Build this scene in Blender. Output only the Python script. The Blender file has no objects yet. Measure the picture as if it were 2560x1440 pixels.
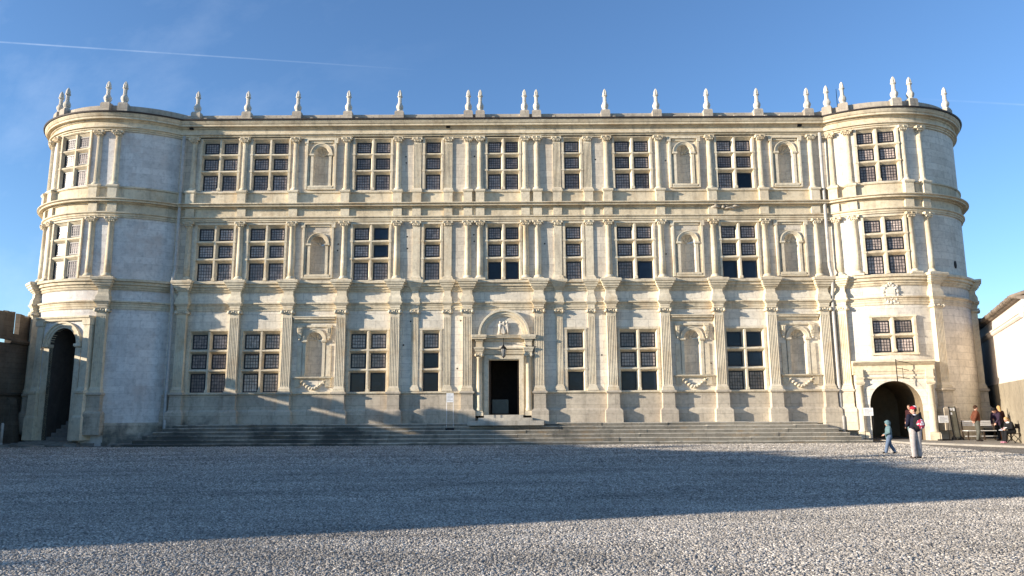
import bpy, math, random
import numpy as np
from mathutils import Vector, Matrix
R = math.radians
PI = math.pi
random.seed(7)
SC = bpy.context.scene
COL = SC.collection
X0 = -0.47                       # palace axis
TX, TY, TR = 20.85, 3.9, 5.15    # tower centre (from the axis) and wall radius

# ------------------------------------------------------------------ materials
def new_mat(name):
    m = bpy.data.materials.new(name); m.use_nodes = True
    nt = m.node_tree; nt.nodes.clear()
    out = nt.nodes.new('ShaderNodeOutputMaterial')
    b = nt.nodes.new('ShaderNodeBsdfPrincipled')
    nt.links.new(b.outputs[0], out.inputs[0])
    return m, nt, b
def N(nt, t, **kw):
    n = nt.nodes.new('ShaderNode' + t)
    for k, v in kw.items():
        if k.startswith('_'):
            n.inputs[k[1:].replace('_', ' ')].default_value = v
        else: setattr(n, k, v)
    return n
def L(nt, a, b): nt.links.new(a, b)
def mixc(nt, fac, a, b, mode='MIX'):
    n = nt.nodes.new('ShaderNodeMix'); n.data_type = 'RGBA'; n.blend_type = mode
    for i, v in ((0, fac), (6, a), (7, b)):
        if hasattr(v, 'is_output'): nt.links.new(v, n.inputs[i])
        else: n.inputs[i].default_value = v if i == 0 else (*v, 1)
    return n.outputs[2]
def math_(nt, op, a, b=None, c=None):
    n = nt.nodes.new('ShaderNodeMath'); n.operation = op
    for i, v in enumerate((a, b, c)):
        if v is None: continue
        if hasattr(v, 'is_output'): nt.links.new(v, n.inputs[i])
        else: n.inputs[i].default_value = v
    return n.outputs[0]
def ramp(nt, fac, stops):
    n = nt.nodes.new('ShaderNodeValToRGB')
    while len(n.color_ramp.elements) < len(stops): n.color_ramp.elements.new(.5)
    for e, (p, c) in zip(n.color_ramp.elements, stops):
        e.position = p; e.color = (*c, 1) if not isinstance(c, float) else (c, c, c, 1)
    nt.links.new(fac, n.inputs[0]); return n.outputs[0]

def stone(name, A, B, blocks=None, dark=(.17, .15, .12), stain=.5, bw=.95, bh=.37, mortar=.68, rough=.9, low=None, warm=None):
    """weathered limestone; blocks: None, 'xz' or a tower centre; low: height below which patchy algae grows"""
    m, nt, bs = new_mat(name)
    pos = N(nt, 'NewGeometry').outputs['Position']
    n1 = N(nt, 'TexNoise', _Scale=.42, _Detail=4.0, _Roughness=.6); L(nt, pos, n1.inputs['Vector'])
    f1 = ramp(nt, n1.outputs[0], [(.36, 0.), (.64, 1.)])
    col = mixc(nt, f1, A, B)
    n2 = N(nt, 'TexNoise', _Scale=5.5, _Detail=6.0, _Roughness=.7); L(nt, pos, n2.inputs['Vector'])
    f2 = ramp(nt, n2.outputs[0], [(.3, .74), (.5, 1.), (.75, 1.1)])
    col = mixc(nt, 1., col, f2, 'MULTIPLY')
    hgt = n2.outputs[0]
    sep = N(nt, 'SeparateXYZ'); L(nt, pos, sep.inputs[0])
    if blocks:
        cmb = N(nt, 'CombineXYZ')
        if blocks == 'xz': L(nt, sep.outputs[0], cmb.inputs[0])
        else:
            dx = math_(nt, 'SUBTRACT', sep.outputs[0], blocks[0]); dy = math_(nt, 'SUBTRACT', sep.outputs[1], blocks[1])
            an = math_(nt, 'ARCTAN2', dx, math_(nt, 'MULTIPLY', dy, -1.))
            L(nt, math_(nt, 'MULTIPLY', an, TR), cmb.inputs[0])
        L(nt, sep.outputs[2], cmb.inputs[1])
        br = N(nt, 'TexBrick'); br.offset = .5
        for k, v in (('Scale', 1.), ('Brick Width', bw), ('Row Height', bh), ('Mortar Size', .016), ('Mortar Smooth', .4), ('Bias', 0.)): br.inputs[k].default_value = v
        br.inputs['Color1'].default_value = (.84, .825, .80, 1); br.inputs['Color2'].default_value = (1.10, 1.09, 1.06, 1); br.inputs['Mortar'].default_value = (mortar, mortar * .97, mortar * .93, 1)
        nz = N(nt, 'TexNoise', _Scale=1.3, _Detail=2.0); L(nt, pos, nz.inputs['Vector'])
        off = N(nt, 'VectorMath'); off.operation = 'SCALE'; L(nt, nz.outputs[1], off.inputs[0]); off.inputs['Scale'].default_value = .05
        ad = N(nt, 'VectorMath'); L(nt, cmb.outputs[0], ad.inputs[0]); L(nt, off.outputs[0], ad.inputs[1])
        L(nt, ad.outputs[0], br.inputs['Vector'])
        col = mixc(nt, .75, col, br.outputs[0], 'MULTIPLY')
    if warm:
        n5 = N(nt, 'TexNoise', _Scale=.8, _Detail=5.0, _Roughness=.65); L(nt, pos, n5.inputs['Vector'])
        col = mixc(nt, ramp(nt, n5.outputs[0], [(.54, 0.), (.72, .65)]), col, warm)
    # rain streaks and soot: noise stretched downwards
    mp = N(nt, 'Mapping'); mp.inputs['Scale'].default_value = (1.9, 1.9, .3); L(nt, pos, mp.inputs[0])
    n3 = N(nt, 'TexNoise', _Scale=1.2, _Detail=6.0, _Roughness=.65); L(nt, mp.outputs[0], n3.inputs['Vector'])
    f3 = ramp(nt, n3.outputs[0], [(.52, 0.), (.74, stain)])
    col = mixc(nt, f3, col, dark)
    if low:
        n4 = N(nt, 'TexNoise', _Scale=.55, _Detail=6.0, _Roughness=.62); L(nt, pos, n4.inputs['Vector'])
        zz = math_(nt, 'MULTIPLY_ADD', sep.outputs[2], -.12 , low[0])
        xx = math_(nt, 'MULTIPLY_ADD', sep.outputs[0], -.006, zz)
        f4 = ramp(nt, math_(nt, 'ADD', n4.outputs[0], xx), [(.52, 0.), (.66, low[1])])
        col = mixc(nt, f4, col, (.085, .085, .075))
    L(nt, col, bs.inputs['Base Color'])
    bs.inputs['Roughness'].default_value = rough; bs.inputs['Specular IOR Level'].default_value = .25
    bp = N(nt, 'Bump', _Strength=.35, _Distance=.03)
    n6 = N(nt, 'TexNoise', _Scale=9., _Detail=5.0, _Roughness=.7); L(nt, pos, n6.inputs['Vector'])
    L(nt, n6.outputs[0], bp.inputs['Height']); L(nt, bp.outputs[0], bs.inputs['Normal'])
    return m
def plain(name, c, rough=.6, metal=0., var=.25, sc=6., spec=.4):
    m, nt, bs = new_mat(name)
    tc = N(nt, 'TexCoord').outputs['Object']
    n = N(nt, 'TexNoise', _Scale=sc, _Detail=4.0); L(nt, tc, n.inputs['Vector'])
    f = ramp(nt, n.outputs[0], [(.3, 1 - var), (.7, 1 + var)])
    L(nt, mixc(nt, 1., c, f, 'MULTIPLY'), bs.inputs['Base Color'])
    bs.inputs['Roughness'].default_value = rough; bs.inputs['Metallic'].default_value = metal
    bs.inputs['Specular IOR Level'].default_value = spec
    return m

WALLA, WALLB = (.79, .73, .62), (.70, .635, .52)
TRIMA, TRIMB = (.745, .66, .495), (.62, .525, .375)
M = {}
M['wall'] = stone('limestone ashlar', WALLA, WALLB, 'xz', stain=.32)
M['wallU'] = stone('weathered upper ashlar', (.69, .62, .51), (.57, .505, .41), 'xz', stain=.4, warm=(.50, .40, .29))
M['wallL'] = stone('pale ashlar west', (.75, .72, .68), (.64, .61, .58), (X0 - TX, TY), stain=.25, warm=(.58, .47, .40), mortar=.84)
M['wallR'] = stone('pale ashlar east', (.73, .69, .61), (.64, .59, .50), (X0 + TX, TY), stain=.25, mortar=.7)
M['trim'] = stone('carved limestone', TRIMA, TRIMB, None, stain=.45, warm=(.52, .37, .20))
M['mould'] = stone('weathered mouldings', (.73, .635, .465), (.58, .49, .345), None, stain=.65, warm=(.44, .31, .18))
M['niche'] = stone('niche limestone', (.72, .65, .53), (.60, .53, .43), 'xz', stain=.35, bw=.6, bh=.45, warm=(.36, .30, .24))
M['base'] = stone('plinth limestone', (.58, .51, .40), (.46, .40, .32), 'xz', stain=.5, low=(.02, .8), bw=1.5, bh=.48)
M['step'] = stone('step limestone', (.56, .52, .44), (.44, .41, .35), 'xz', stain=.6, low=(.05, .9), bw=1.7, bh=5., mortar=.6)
M['riser'] = stone('dark stone risers', (.30, .275, .225), (.17, .16, .135), 'xz', stain=.6, bw=1.7, bh=5., mortar=.6, low=(.05, .9), warm=(.33, .22, .11))  # riser faces coloured darker than treads and nosings
M['flag'] = stone('flagstone', (.30, .28, .24), (.20, .18, .16), None, stain=.6)
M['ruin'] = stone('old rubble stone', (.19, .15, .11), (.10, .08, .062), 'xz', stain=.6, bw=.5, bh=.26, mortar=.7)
M['darkstone'] = stone('dark courtyard stone', (.11, .09, .075), (.07, .06, .052), None, stain=.5)  # dark stone colour for the west passage and the gap wall
M['parapet'] = stone('parapet limestone', (.52, .46, .37), (.40, .35, .29), 'xz', stain=.5, bw=.8, bh=.5)
M['finial'] = stone('finial limestone', (.70, .64, .54), (.56, .51, .43), None, stain=.45)
M['render'] = stone('cream lime render', (.76, .68, .60), (.72, .63, .55), None, stain=.12)
M['renderbase'] = stone('weathered render', (.40, .35, .26), (.27, .23, .17), None, stain=.75)
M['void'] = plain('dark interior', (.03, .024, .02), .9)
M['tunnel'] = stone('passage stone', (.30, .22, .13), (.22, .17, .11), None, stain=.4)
M['frame'] = plain('dark painted casement', (.012, .012, .016), .45)
M['iron'] = plain('black wrought iron', (.015, .015, .017), .5, .6)
M['gutter'] = plain('dark lead gutter', (.06, .05, .05), .6, .3)
M['zinc'] = plain('painted downpipe', (.44, .42, .38), .55, .0, .15)
M['white'] = plain('white paint', (.75, .74, .72), .5, 0, .06)
M['paper'] = plain('notice paper', (.78, .78, .76), .6, 0, .04)
M['wood'] = plain('brown wood', (.17, .085, .035), .6, 0, .4, 14.)
M['darkwood'] = plain('dark oak', (.045, .028, .018), .6, 0, .3, 10.)
M['tile'] = plain('weathered roof tile', (.19, .15, .115), .85, 0, .5, 3.)
M['cable'] = plain('black cable', (.02, .02, .025), .6)
M['panel'] = plain('grey blue door panel', (.025, .042, .05), .25, 0, .1)
M['ink'] = plain('grey lettering', (.22, .22, .23), .7)
def glass(name, c, c2, rough, sc=7.):
    m, nt, bs = new_mat(name)
    pos = N(nt, 'NewGeometry').outputs['Position']
    v = N(nt, 'TexVoronoi', _Scale=sc); v.distance = 'CHEBYCHEV'; L(nt, pos, v.inputs['Vector'])
    n = N(nt, 'TexNoise', _Scale=1.1, _Detail=2.0); L(nt, pos, n.inputs['Vector'])
    sp = N(nt, 'SeparateColor'); L(nt, v.outputs['Color'], sp.inputs[0])
    f = math_(nt, 'MULTIPLY', sp.outputs[0], ramp(nt, n.outputs[0], [(.35, .45), (.65, 1.)]))
    L(nt, mixc(nt, 1., mixc(nt, f, c, c2), ramp(nt, N(nt, 'ObjectInfo').outputs['Random'], [(0., .5), (1., 1.25)]), 'MULTIPLY'), bs.inputs['Base Color'])
    bs.inputs['Roughness'].default_value = rough; bs.inputs['IOR'].default_value = 1.5
    bp = N(nt, 'Bump', _Strength=.12, _Distance=.02); n7 = N(nt, 'TexNoise', _Scale=5., _Detail=1.0); L(nt, pos, n7.inputs['Vector'])
    L(nt, n7.outputs[0], bp.inputs['Height']); L(nt, bp.outputs[0], bs.inputs['Normal'])
    return m
M['glass'] = glass('leaded old glass', (.29, .235, .205), (.62, .50, .43), .12)
M['clear'] = glass('clear dark glass', (.010, .018, .034), (.020, .034, .060), .05, 2.)
M['clear'].node_tree.nodes['Principled BSDF'].inputs['IOR'].default_value = 1.36
M['lamp'] = plain('lantern glass', (.35, .35, .33), .1, 0, .1)

# ------------------------------------------------------------------ mesh builder
class MB:
    def __init__(s): s.v, s.f, s.m, s.s = [], [], [], []
    def add(s, vs, fs, mi=0, sm=False, T=None):
        o = len(s.v)
        if T is not None: vs = [tuple(T @ Vector(p)) for p in vs]
        s.v += [tuple(p) for p in vs]
        for f in fs: s.f.append([i + o for i in f]); s.m.append(mi); s.s.append(sm)
        return s
    def box(s, x0, x1, y0, y1, z0, z1, mi=0, T=None):
        return s.add([(x0, y0, z0), (x1, y0, z0), (x1, y1, z0), (x0, y1, z0), (x0, y0, z1), (x1, y0, z1), (x1, y1, z1), (x0, y1, z1)],
                     [(0, 3, 2, 1), (4, 5, 6, 7), (0, 1, 5, 4), (1, 2, 6, 5), (2, 3, 7, 6), (3, 0, 4, 7)], mi, False, T)
    def loft(s, secs, mi=0, back=.06, T=None):
        """stacked rectangles against a wall: (z, half width, projection)"""
        vs, fs = [], []
        for z, h, d in secs: vs += [(-h, -d, z), (h, -d, z), (h, back, z), (-h, back, z)]
        n = len(secs)
        for i in range(n - 1):
            for k in range(4):
                a, b = i * 4 + k, i * 4 + (k + 1) % 4
                fs.append((a, b, b + 4, a + 4))
        fs += [(3, 2, 1, 0), tuple(range(4 * n - 4, 4 * n))]
        return s.add(vs, fs, mi, False, T)
    def prism(s, poly, z0, z1, mi=0, axis='z', T=None):
        """poly (a,b) extruded along an axis: z -> (x,y); x -> (y,z); y -> (x,z)"""
        n = len(poly)
        mk = {'z': lambda p, t: (p[0], p[1], t), 'x': lambda p, t: (t, p[0], p[1]), 'y': lambda p, t: (p[0], t, p[1])}[axis]
        vs = [mk(p, z0) for p in poly] + [mk(p, z1) for p in poly]
        fs = [(i, (i + 1) % n, (i + 1) % n + n, i + n) for i in range(n)] + [tuple(range(n))[::-1], tuple(range(n, 2 * n))]
        return s.add(vs, fs, mi, False, T)
    def lathe(s, prof, n=16, cx=0, cy=0, mi=0, mod=None, sm=True, T=None, a0=0., a1=2 * PI):
        full = abs(a1 - a0 - 2 * PI) < 1e-6
        k = n if full else n + 1
        vs, fs = [], []
        for r, z in prof:
            for i in range(k):
                a = a0 + (a1 - a0) * i / n
                rr = r * (mod(a) if mod else 1)
                vs.append((cx + rr * math.sin(a), cy - rr * math.cos(a), z))
        for j in range(len(prof) - 1):
            for i in range(n):
                b = (i + 1) % k
                fs.append((j * k + i, j * k + b, (j + 1) * k + b, (j + 1) * k + i))
        if full: fs += [tuple(range(k))[::-1], tuple(range((len(prof) - 1) * k, len(prof) * k))]
        return s.add(vs, fs, mi, sm, T)
    def tube(s, pts, r, n=8, mi=0, T=None):
        pts = [Vector(p) for p in pts]; vs, fs = [], []
        rs = r if isinstance(r, (list, tuple)) else [r] * len(pts)
        for i, p in enumerate(pts):
            d = (pts[min(i + 1, len(pts) - 1)] - pts[max(i - 1, 0)]).normalized()
            u = d.cross(Vector((0, 0, 1)) if abs(d.z) < .9 else Vector((0, 1, 0))).normalized(); w = d.cross(u)
            for k in range(n): vs.append(p + (u * math.cos(2 * PI * k / n) + w * math.sin(2 * PI * k / n)) * rs[i])
        for i in range(len(pts) - 1):
            for k in range(n): fs.append((i * n + k, i * n + (k + 1) % n, (i + 1) * n + (k + 1) % n, (i + 1) * n + k))
        fs += [tuple(range(n))[::-1], tuple(range((len(pts) - 1) * n, len(pts) * n))]
        return s.add(vs, fs, mi, True, T)
    def ball(s, c, r, n=8, mi=0, T=None):
        rx, ry, rz = r if isinstance(r, tuple) else (r, r, r)
        vs, fs = [], []
        h = n // 2 + 1
        for j in range(h + 1):
            t = PI * j / h
            for i in range(n):
                a = 2 * PI * i / n
                vs.append((c[0] + rx * math.sin(t) * math.cos(a), c[1] + ry * math.sin(t) * math.sin(a), c[2] - rz * math.cos(t)))
        for j in range(h):
            for i in range(n): fs.append((j * n + i, j * n + (i + 1) % n, (j + 1) * n + (i + 1) % n, (j + 1) * n + i))
        return s.add(vs, fs, mi, True, T)
    def band(s, prof, u0, u1, n=1, mi=0, sm=False):
        """closed profile (projection, z) swept along u"""
        k = len(prof); vs, fs = [], []
        for i in range(n + 1):
            u = u0 + (u1 - u0) * i / n
            vs += [(u, -d, z) for d, z in prof]
        for i in range(n):
            for j in range(k): fs.append((i * k + j, (i + 1) * k + j, (i + 1) * k + (j + 1) % k, i * k + (j + 1) % k))
        fs += [tuple(range(k)), tuple(range(n * k, n * k + k))[::-1]]
        return s.add(vs, fs, mi, sm)
    def wall(s, us, zs, holes, depth=.32, mi=0, mi2=None):
        """sheet at y=0 with rectangular holes (u0,u1,z0,z1) and reveals"""
        us = sorted(set(round(u, 4) for u in list(us) + [h[i] for h in holes for i in (0, 1)]))
        zs = sorted(set(round(z, 4) for z in list(zs) + [h[i] for h in holes for i in (2, 3)]))
        idx = {}
        def vid(u, z, y=0.):
            k = (u, z, y)
            if k not in idx: idx[k] = len(s.v); s.v.append((u, y, z))
            return idx[k]
        inh = lambda a, b: any(h[0] - 1e-3 < a < h[1] + 1e-3 and h[2] - 1e-3 < b < h[3] + 1e-3 for h in holes)
        for i in range(len(us) - 1):
            for j in range(len(zs) - 1):
                if not inh((us[i] + us[i + 1]) / 2, (zs[j] + zs[j + 1]) / 2):
                    s.f.append([vid(us[i], zs[j]), vid(us[i + 1], zs[j]), vid(us[i + 1], zs[j + 1]), vid(us[i], zs[j + 1])]); s.m.append(mi); s.s.append(False)
        for h in holes:
            a, b, c, d = [round(x, 4) for x in h]
            for (p, q) in (((a, c), (a, d)), ((a, d), (b, d)), ((b, d), (b, c)), ((b, c), (a, c))):
                s.f.append([vid(*p), vid(*q), vid(*q, depth), vid(*p, depth)]); s.m.append(mi if mi2 is None else mi2); s.s.append(False)
        return s
    def bend(s, cx, cy, rad):
        s.v = [(cx + (rad - y) * math.sin(u / rad), cy - (rad - y) * math.cos(u / rad), z) for u, y, z in s.v]
        return s
    def mesh(s, name, mats):
        me = bpy.data.meshes.new(name)
        me.from_pydata(s.v, [], s.f)
        for m in mats: me.materials.append(m)
        me.polygons.foreach_set('material_index', s.m); me.polygons.foreach_set('use_smooth', s.s)
        me.update(); return me
    def build(s, name, mats, parent=None, loc=(0, 0, 0), rz=0.):
        if not isinstance(mats, (list, tuple)): mats = [mats]
        return put(name, s.mesh(name, mats), parent, loc, rz)
def put(name, me, parent=None, loc=(0, 0, 0), rz=0.):
    o = bpy.data.objects.new(name, me); COL.objects.link(o)
    o.parent = parent; o.location = loc; o.rotation_euler = (0, 0, rz); return o
def thing(name, label, cat, loc=(0, 0, 0), rz=0., group=None):
    o = put(name, None, None, loc, rz); return tag(o, label, cat, group)
def tag(o, label, cat=None, group=None, kind=None):
    if label: o['label'] = label
    if cat: o['category'] = cat
    if group: o['group'] = group
    if kind: o['kind'] = kind
    return o
def copy_tree(src, parent, loc=None, rz=None):
    o = src.copy(); COL.objects.link(o); o.parent = parent
    if loc is not None: o.location = loc; o.rotation_euler = (0, 0, rz or 0.)
    for ch in list(src.children): copy_tree(ch, o)
    return o

# ------------------------------------------------------------------ palace
PAL = thing('palace', 'long cream limestone Renaissance palace of three storeys between two round corner towers', 'palace', (X0, 0, 0))
TOW = {-1: (-TX, TY), 1: (TX, TY)}
def tower_at(s, deg, rad=TR):
    a = R(deg); return (TOW[s][0] + rad * math.sin(a), TOW[s][1] - rad * math.cos(a), 0.), a

WIDE = [-16.7, -13.95, -11.2, -8.42, -5.62, -1.86, 1.86, 5.62, 8.42, 11.2, 13.95, 16.7]
NARROW = [-4.6, -2.92, 2.92, 4.6]
BAYS = [-15.3, -12.57, -7.02, 7.02, 12.57]
NICHES = [-9.81, 9.81, 15.3]
ROWS = {1: [(2.61, 3.57), (3.83, 4.58), (4.85, 5.60)], 2: [(8.44, 9.39), (9.71, 10.35), (10.65, 11.28)], 3: [(13.36, 14.24), (14.56, 15.18), (15.49, 16.07)]}

# --- facade sheet
holes = []
for lv in (1, 2, 3):
    top = ROWS[lv][-1][1] + .17; bot = ROWS[lv][0][0]
    for u in BAYS + ([0.] if lv > 1 else []):
        w = .97 if u else .87
        holes.append((u - w, u + w, bot, top))
    for u in (-3.76, 3.76): holes.append((u - .46, u + .46, bot, top))
for u in NICHES:
    holes += [(u - .60, u + .60, 3.39, 5.93), (u - .60, u + .60, 8.74, 11.02), (u - .60, u + .60, 13.60, 15.98)]
holes.append((-.95, .95, 1.40, 4.35))
w = MB(); w.wall([-17.6, 17.6], [.0, 1.0, 2.55, 8.3], [h for h in holes if h[3] < 8.3], .34)
w.build('facade_wall', M['wall'], PAL)
w = MB(); w.wall([-17.6, 17.6], [8.3, 17.2], [h for h in holes if h[3] > 8.3], .34)
w.build('facade_wall', M['wallU'], PAL)
# plain stretches of plinth below the sill line, a little proud
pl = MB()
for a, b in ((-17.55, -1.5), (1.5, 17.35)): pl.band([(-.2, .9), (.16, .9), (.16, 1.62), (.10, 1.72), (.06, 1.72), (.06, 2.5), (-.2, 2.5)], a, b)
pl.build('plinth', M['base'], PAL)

def entabl(u0, u1, n, top):
    """all running mouldings of the three storeys as profile lists"""
    P = {}
    P['sill_course'] = [(-.1, 2.47), (.10, 2.47), (.16, 2.52), (.16, 2.585), (.03, 2.606), (-.1, 2.606)]
    P['architrave'] = [(-.1, 6.82), (.05, 6.82), (.05, 6.93), (.08, 6.94), (.08, 7.05), (.11, 7.07), (.11, 7.12), (.19, 7.17), (.19, 7.235), (-.1, 7.26)]
    P['balcony_ledge'] = [(-.1, 7.80), (.05, 7.80), (.09, 7.86), (.09, 7.92), (.15, 7.93), (.15, 8.05), (.25, 8.06), (.25, 8.20), (.36, 8.22), (.36, 8.34), (.02, 8.385), (-.1, 8.385)]
    P['entablature'] = [(-.1, 11.60), (.07, 11.60), (.07, 11.68), (.11, 11.69), (.11, 11.78), (.19, 11.82), (.19, 11.88), (.06, 11.885), (.06, 12.31), (.15, 12.33), (.15, 12.39), (.34, 12.395), (.34, 12.47), (.44, 12.51), (.44, 12.56), (.05, 12.63),
                        (.05, 13.15), (.12, 13.19), (.12, 13.25), (.02, 13.30), (-.1, 13.30)]
    P['cornice'] = [(-.1, 16.27), (.07, 16.27), (.07, 16.35), (.13, 16.36), (.13, 16.44), (.22, 16.45), (.22, 16.53), (.08, 16.535), (.08, 16.78), (.15, 16.81), (.17, 16.88), (.33, 16.885), (.33, 16.98), (.37, 17.0), (.44, 17.12), (.44, 17.17), (-.1, 17.17)]
    return P
for nm, pr in entabl(0, 0, 1, 0).items():
    for (a, b) in ([(-17.6, 17.5)] if nm != 'sill_course' else [(-17.4, -1.5), (1.5, 17.3)]):
        MB().band(pr, a, b).build(nm, M['mould'], PAL)
g = MB().band([(.02, 17.171), (.50, 17.171), (.53, 17.235), (.02, 17.26)], -17.35, 17.2)
g.build('gutter', M['gutter'], PAL)
p = MB().band([(-.5, 17.2), (.02, 17.2), (.02, 17.60), (-.02, 17.64), (-.5, 17.64)], -17.6, 17.6)
for i in range(42):
    u = -16.9 + i * .82; p.box(u - .07, u + .07, -.42, 0, 17.25, 17.33 + .03 * (i % 3 == 0))
p.build('parapet', M['parapet'], PAL)
MB().box(-17.6, 17.6, .3, 6., 17.1, 17.3).build('roof', M['tile'], PAL)
# frieze blocks over the columns (second storey)
def frieze_block(h=.23): return MB().loft([(11.895, h, .17), (12.315, h, .17)]).mesh('frieze_block', [M['trim']])
FB = frieze_block()

# --- orders
def fluted(hw, d, z0, z1, n):
    pts = [(-hw, .05), (-hw, -d)]
    e = .10 * hw; wd = (2 * hw - 2 * e) / n
    for i in range(n):
        a = -hw + e + i * wd
        pts += [(a + .16 * wd, -d), (a + .32 * wd, -d + .022), (a + .68 * wd, -d + .022), (a + .84 * wd, -d)]
    pts += [(hw, -d), (hw, .05)]
    return pts
def ionic(z0, z1, hw, d, mb):
    mb.loft([(z0, hw * .86, d), (z0 + .05, hw * .9, d + .02), (z0 + .05, hw, d + .05), (z1 - .05, hw, d + .05)])
    mb.loft([(z1 - .045, hw * 1.12, d + .08), (z1 + .002, hw * 1.15, d + .10)])
    for sx in (-1, 1):
        T = Matrix.Translation((sx * hw * 1.02, 0, z0 + .11)) @ Matrix.Rotation(PI / 2, 4, 'X')
        mb.lathe([(.085, -.0), (.085, d + .09), (.05, d + .095), (.04, d + .12)], 10, T=T)
    for k in (-1, 0, 1): mb.ball((k * hw * .42, -d - .07, z0 + .12 + .03 * (k == 0)), (.045, .05, .05), 6)
def corinth(z0, z1, hw, d, mb):
    mb.loft([(z0, hw * .66, d * .8), (z0 + .1, hw * .72, d * .9), (z1 - .05, hw * .92, d * 1.15)])
    mb.loft([(z1 - .05, hw * 1.02, d * 1.3), (z1 + .002, hw * 1.08, d * 1.35)])
    for sx in (-1, 1):
        T = Matrix.Translation((sx * hw * .95, -d * .55, z1 - .095)) @ Matrix.Rotation(PI / 2, 4, 'X')
        mb.lathe([(.06, -.08), (.06, d * .7), (.03, d * .75)], 8, T=T)
    for k in range(5):
        u = (k - 2) * hw * .34
        mb.ball((u, -d * 1.02, z0 + .07), (.042, .04, .065), 6); mb.ball((u * .85, -d * 1.2, z0 + .13), (.034, .035, .03), 6)
    mb.ball((0, -d * 1.38, z1 - .06), .045, 6)

def proto(name, parts):
    e = put(name, None, PAL)
    for nm, mb, mt in parts: mb.build(nm, mt, e)
    return e
# ground-storey wide pilaster
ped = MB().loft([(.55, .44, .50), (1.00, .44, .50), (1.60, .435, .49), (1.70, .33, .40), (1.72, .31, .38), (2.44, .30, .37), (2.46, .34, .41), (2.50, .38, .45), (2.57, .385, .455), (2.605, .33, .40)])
sh = MB().loft([(2.605, .30, .37), (2.67, .31, .38), (2.69, .28, .34), (2.76, .29, .35), (2.79, .26, .31), (2.86, .245, .29), (2.88, .235, .28)])
sh.prism(fluted(.235, .28, 0, 0, 5), 2.88, 6.42, axis='z'); sh.loft([(6.42, .235, .28), (6.60, .235, .28)])
cp = MB(); ionic(6.60, 6.845, .27, .29, cp)
cb = MB().loft([(6.846, .245, .29), (6.94, .245, .29), (6.945, .265, .315), (7.05, .265, .315), (7.06, .29, .34), (7.12, .33, .38), (7.17, .38, .42), (7.24, .385, .425), (7.25, .325, .37), (7.42, .325, .365), (7.50, .30, .34), (7.60, .255, .29), (7.63, .25, .28), (7.83, .25, .28),
                (7.85, .29, .32), (7.90, .31, .34), (7.93, .36, .40), (7.99, .36, .40), (8.01, .41, .46), (8.12, .43, .49), (8.14, .47, .54), (8.22, .48, .55), (8.25, .54, .60), (8.355, .55, .615), (8.392, .52, .58)])
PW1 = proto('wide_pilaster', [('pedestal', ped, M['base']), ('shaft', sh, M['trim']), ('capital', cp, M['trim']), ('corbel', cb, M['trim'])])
# ground-storey narrow pilaster
sh = MB().loft([(2.609, .28, .13), (2.68, .28, .13), (2.70, .25, .11), (2.80, .23, .10), (2.90, .18, .08), (2.93, .17, .07)])
sh.prism(fluted(.17, .07, 0, 0, 4), 2.93, 6.42, axis='z'); sh.loft([(6.42, .17, .07), (6.60, .17, .07)])
cp = MB(); ionic(6.60, 6.845, .19, .09, cp)
cb = MB().loft([(6.846, .18, .11), (7.05, .19, .13), (7.10, .24, .17), (7.17, .27, .22), (7.24, .27, .225), (7.25, .24, .17), (7.42, .24, .16), (7.60, .17, .11), (7.83, .17, .11), (7.90, .22, .17), (8.0, .27, .22), (8.01, .31, .25), (8.12, .33, .28), (8.14, .37, .32), (8.22, .38, .33), (8.25, .43, .38), (8.357, .44, .40), (8.391, .41, .37)])
PN1 = proto('narrow_pilaster', [('shaft', sh, M['trim']), ('capital', cp, M['trim']), ('corbel', cb, M['trim'])])
# second-storey smooth half column and flat pilaster
def colbase(mb, z0, r, c=0.):
    mb.loft([(z0, r * 1.75, r * 1.7), (z0 + .1, r * 1.75, r * 1.7)])
    mb.lathe([(r * 1.6, z0 + .1), (r * 1.66, z0 + .13), (r * 1.55, z0 + .16), (r * 1.3, z0 + .18), (r * 1.4, z0 + .21), (r * 1.1, z0 + .24), (r, z0 + .27)], 18, 0, c)
s2 = MB(); colbase(s2, 8.387, .165); s2.lathe([(.165, 8.6), (.168, 9.4), (.14, 11.30), (.17, 11.31), (.17, 11.335)], 18)
c2 = MB(); corinth(11.335, 11.61, .25, .20, c2)
PW2 = proto('smooth_column', [('shaft', s2, M['trim']), ('capital', c2, M['trim'])])
s2 = MB().loft([(8.387, .30, .16), (8.47, .30, .16), (8.49, .27, .14), (8.56, .26, .13), (8.62, .21, .08), (8.64, .20, .065), (11.30, .20, .065), (11.31, .22, .08), (11.335, .22, .08)])
c2 = MB(); corinth(11.335, 11.61, .24, .13, c2)
PN2 = proto('flat_pilaster', [('shaft', s2, M['trim']), ('capital', c2, M['trim'])])
# third-storey fluted half column and fluted pilaster on pedestals
pd = MB().loft([(12.57, .23, .30), (13.12, .225, .295), (13.15, .25, .33), (13.20, .28, .355), (13.255, .28, .355), (13.29, .25, .31)])
s3 = MB(); colbase(s3, 13.2, .16); s3.lathe([(.155, 13.47), (.135, 15.98), (.165, 15.99), (.165, 16.02)], 48, mod=lambda a: 1 - .11 * (0.5 + .5 * math.cos(a * 16)) ** 2, sm=False)
c3 = MB(); corinth(16.02, 16.28, .24, .20, c3)
PW3 = proto('fluted_column', [('pedestal', pd, M['trim']), ('shaft', s3, M['trim']), ('capital', c3, M['trim'])])
pd = MB().loft([(12.57, .235, .20), (13.12, .235, .20), (13.15, .26, .23), (13.20, .29, .25), (13.255, .29, .25), (13.30, .26, .17)])
s3 = MB().loft([(13.30, .26, .13), (13.36, .26, .13), (13.42, .22, .09), (13.44, .20, .07)])
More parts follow.
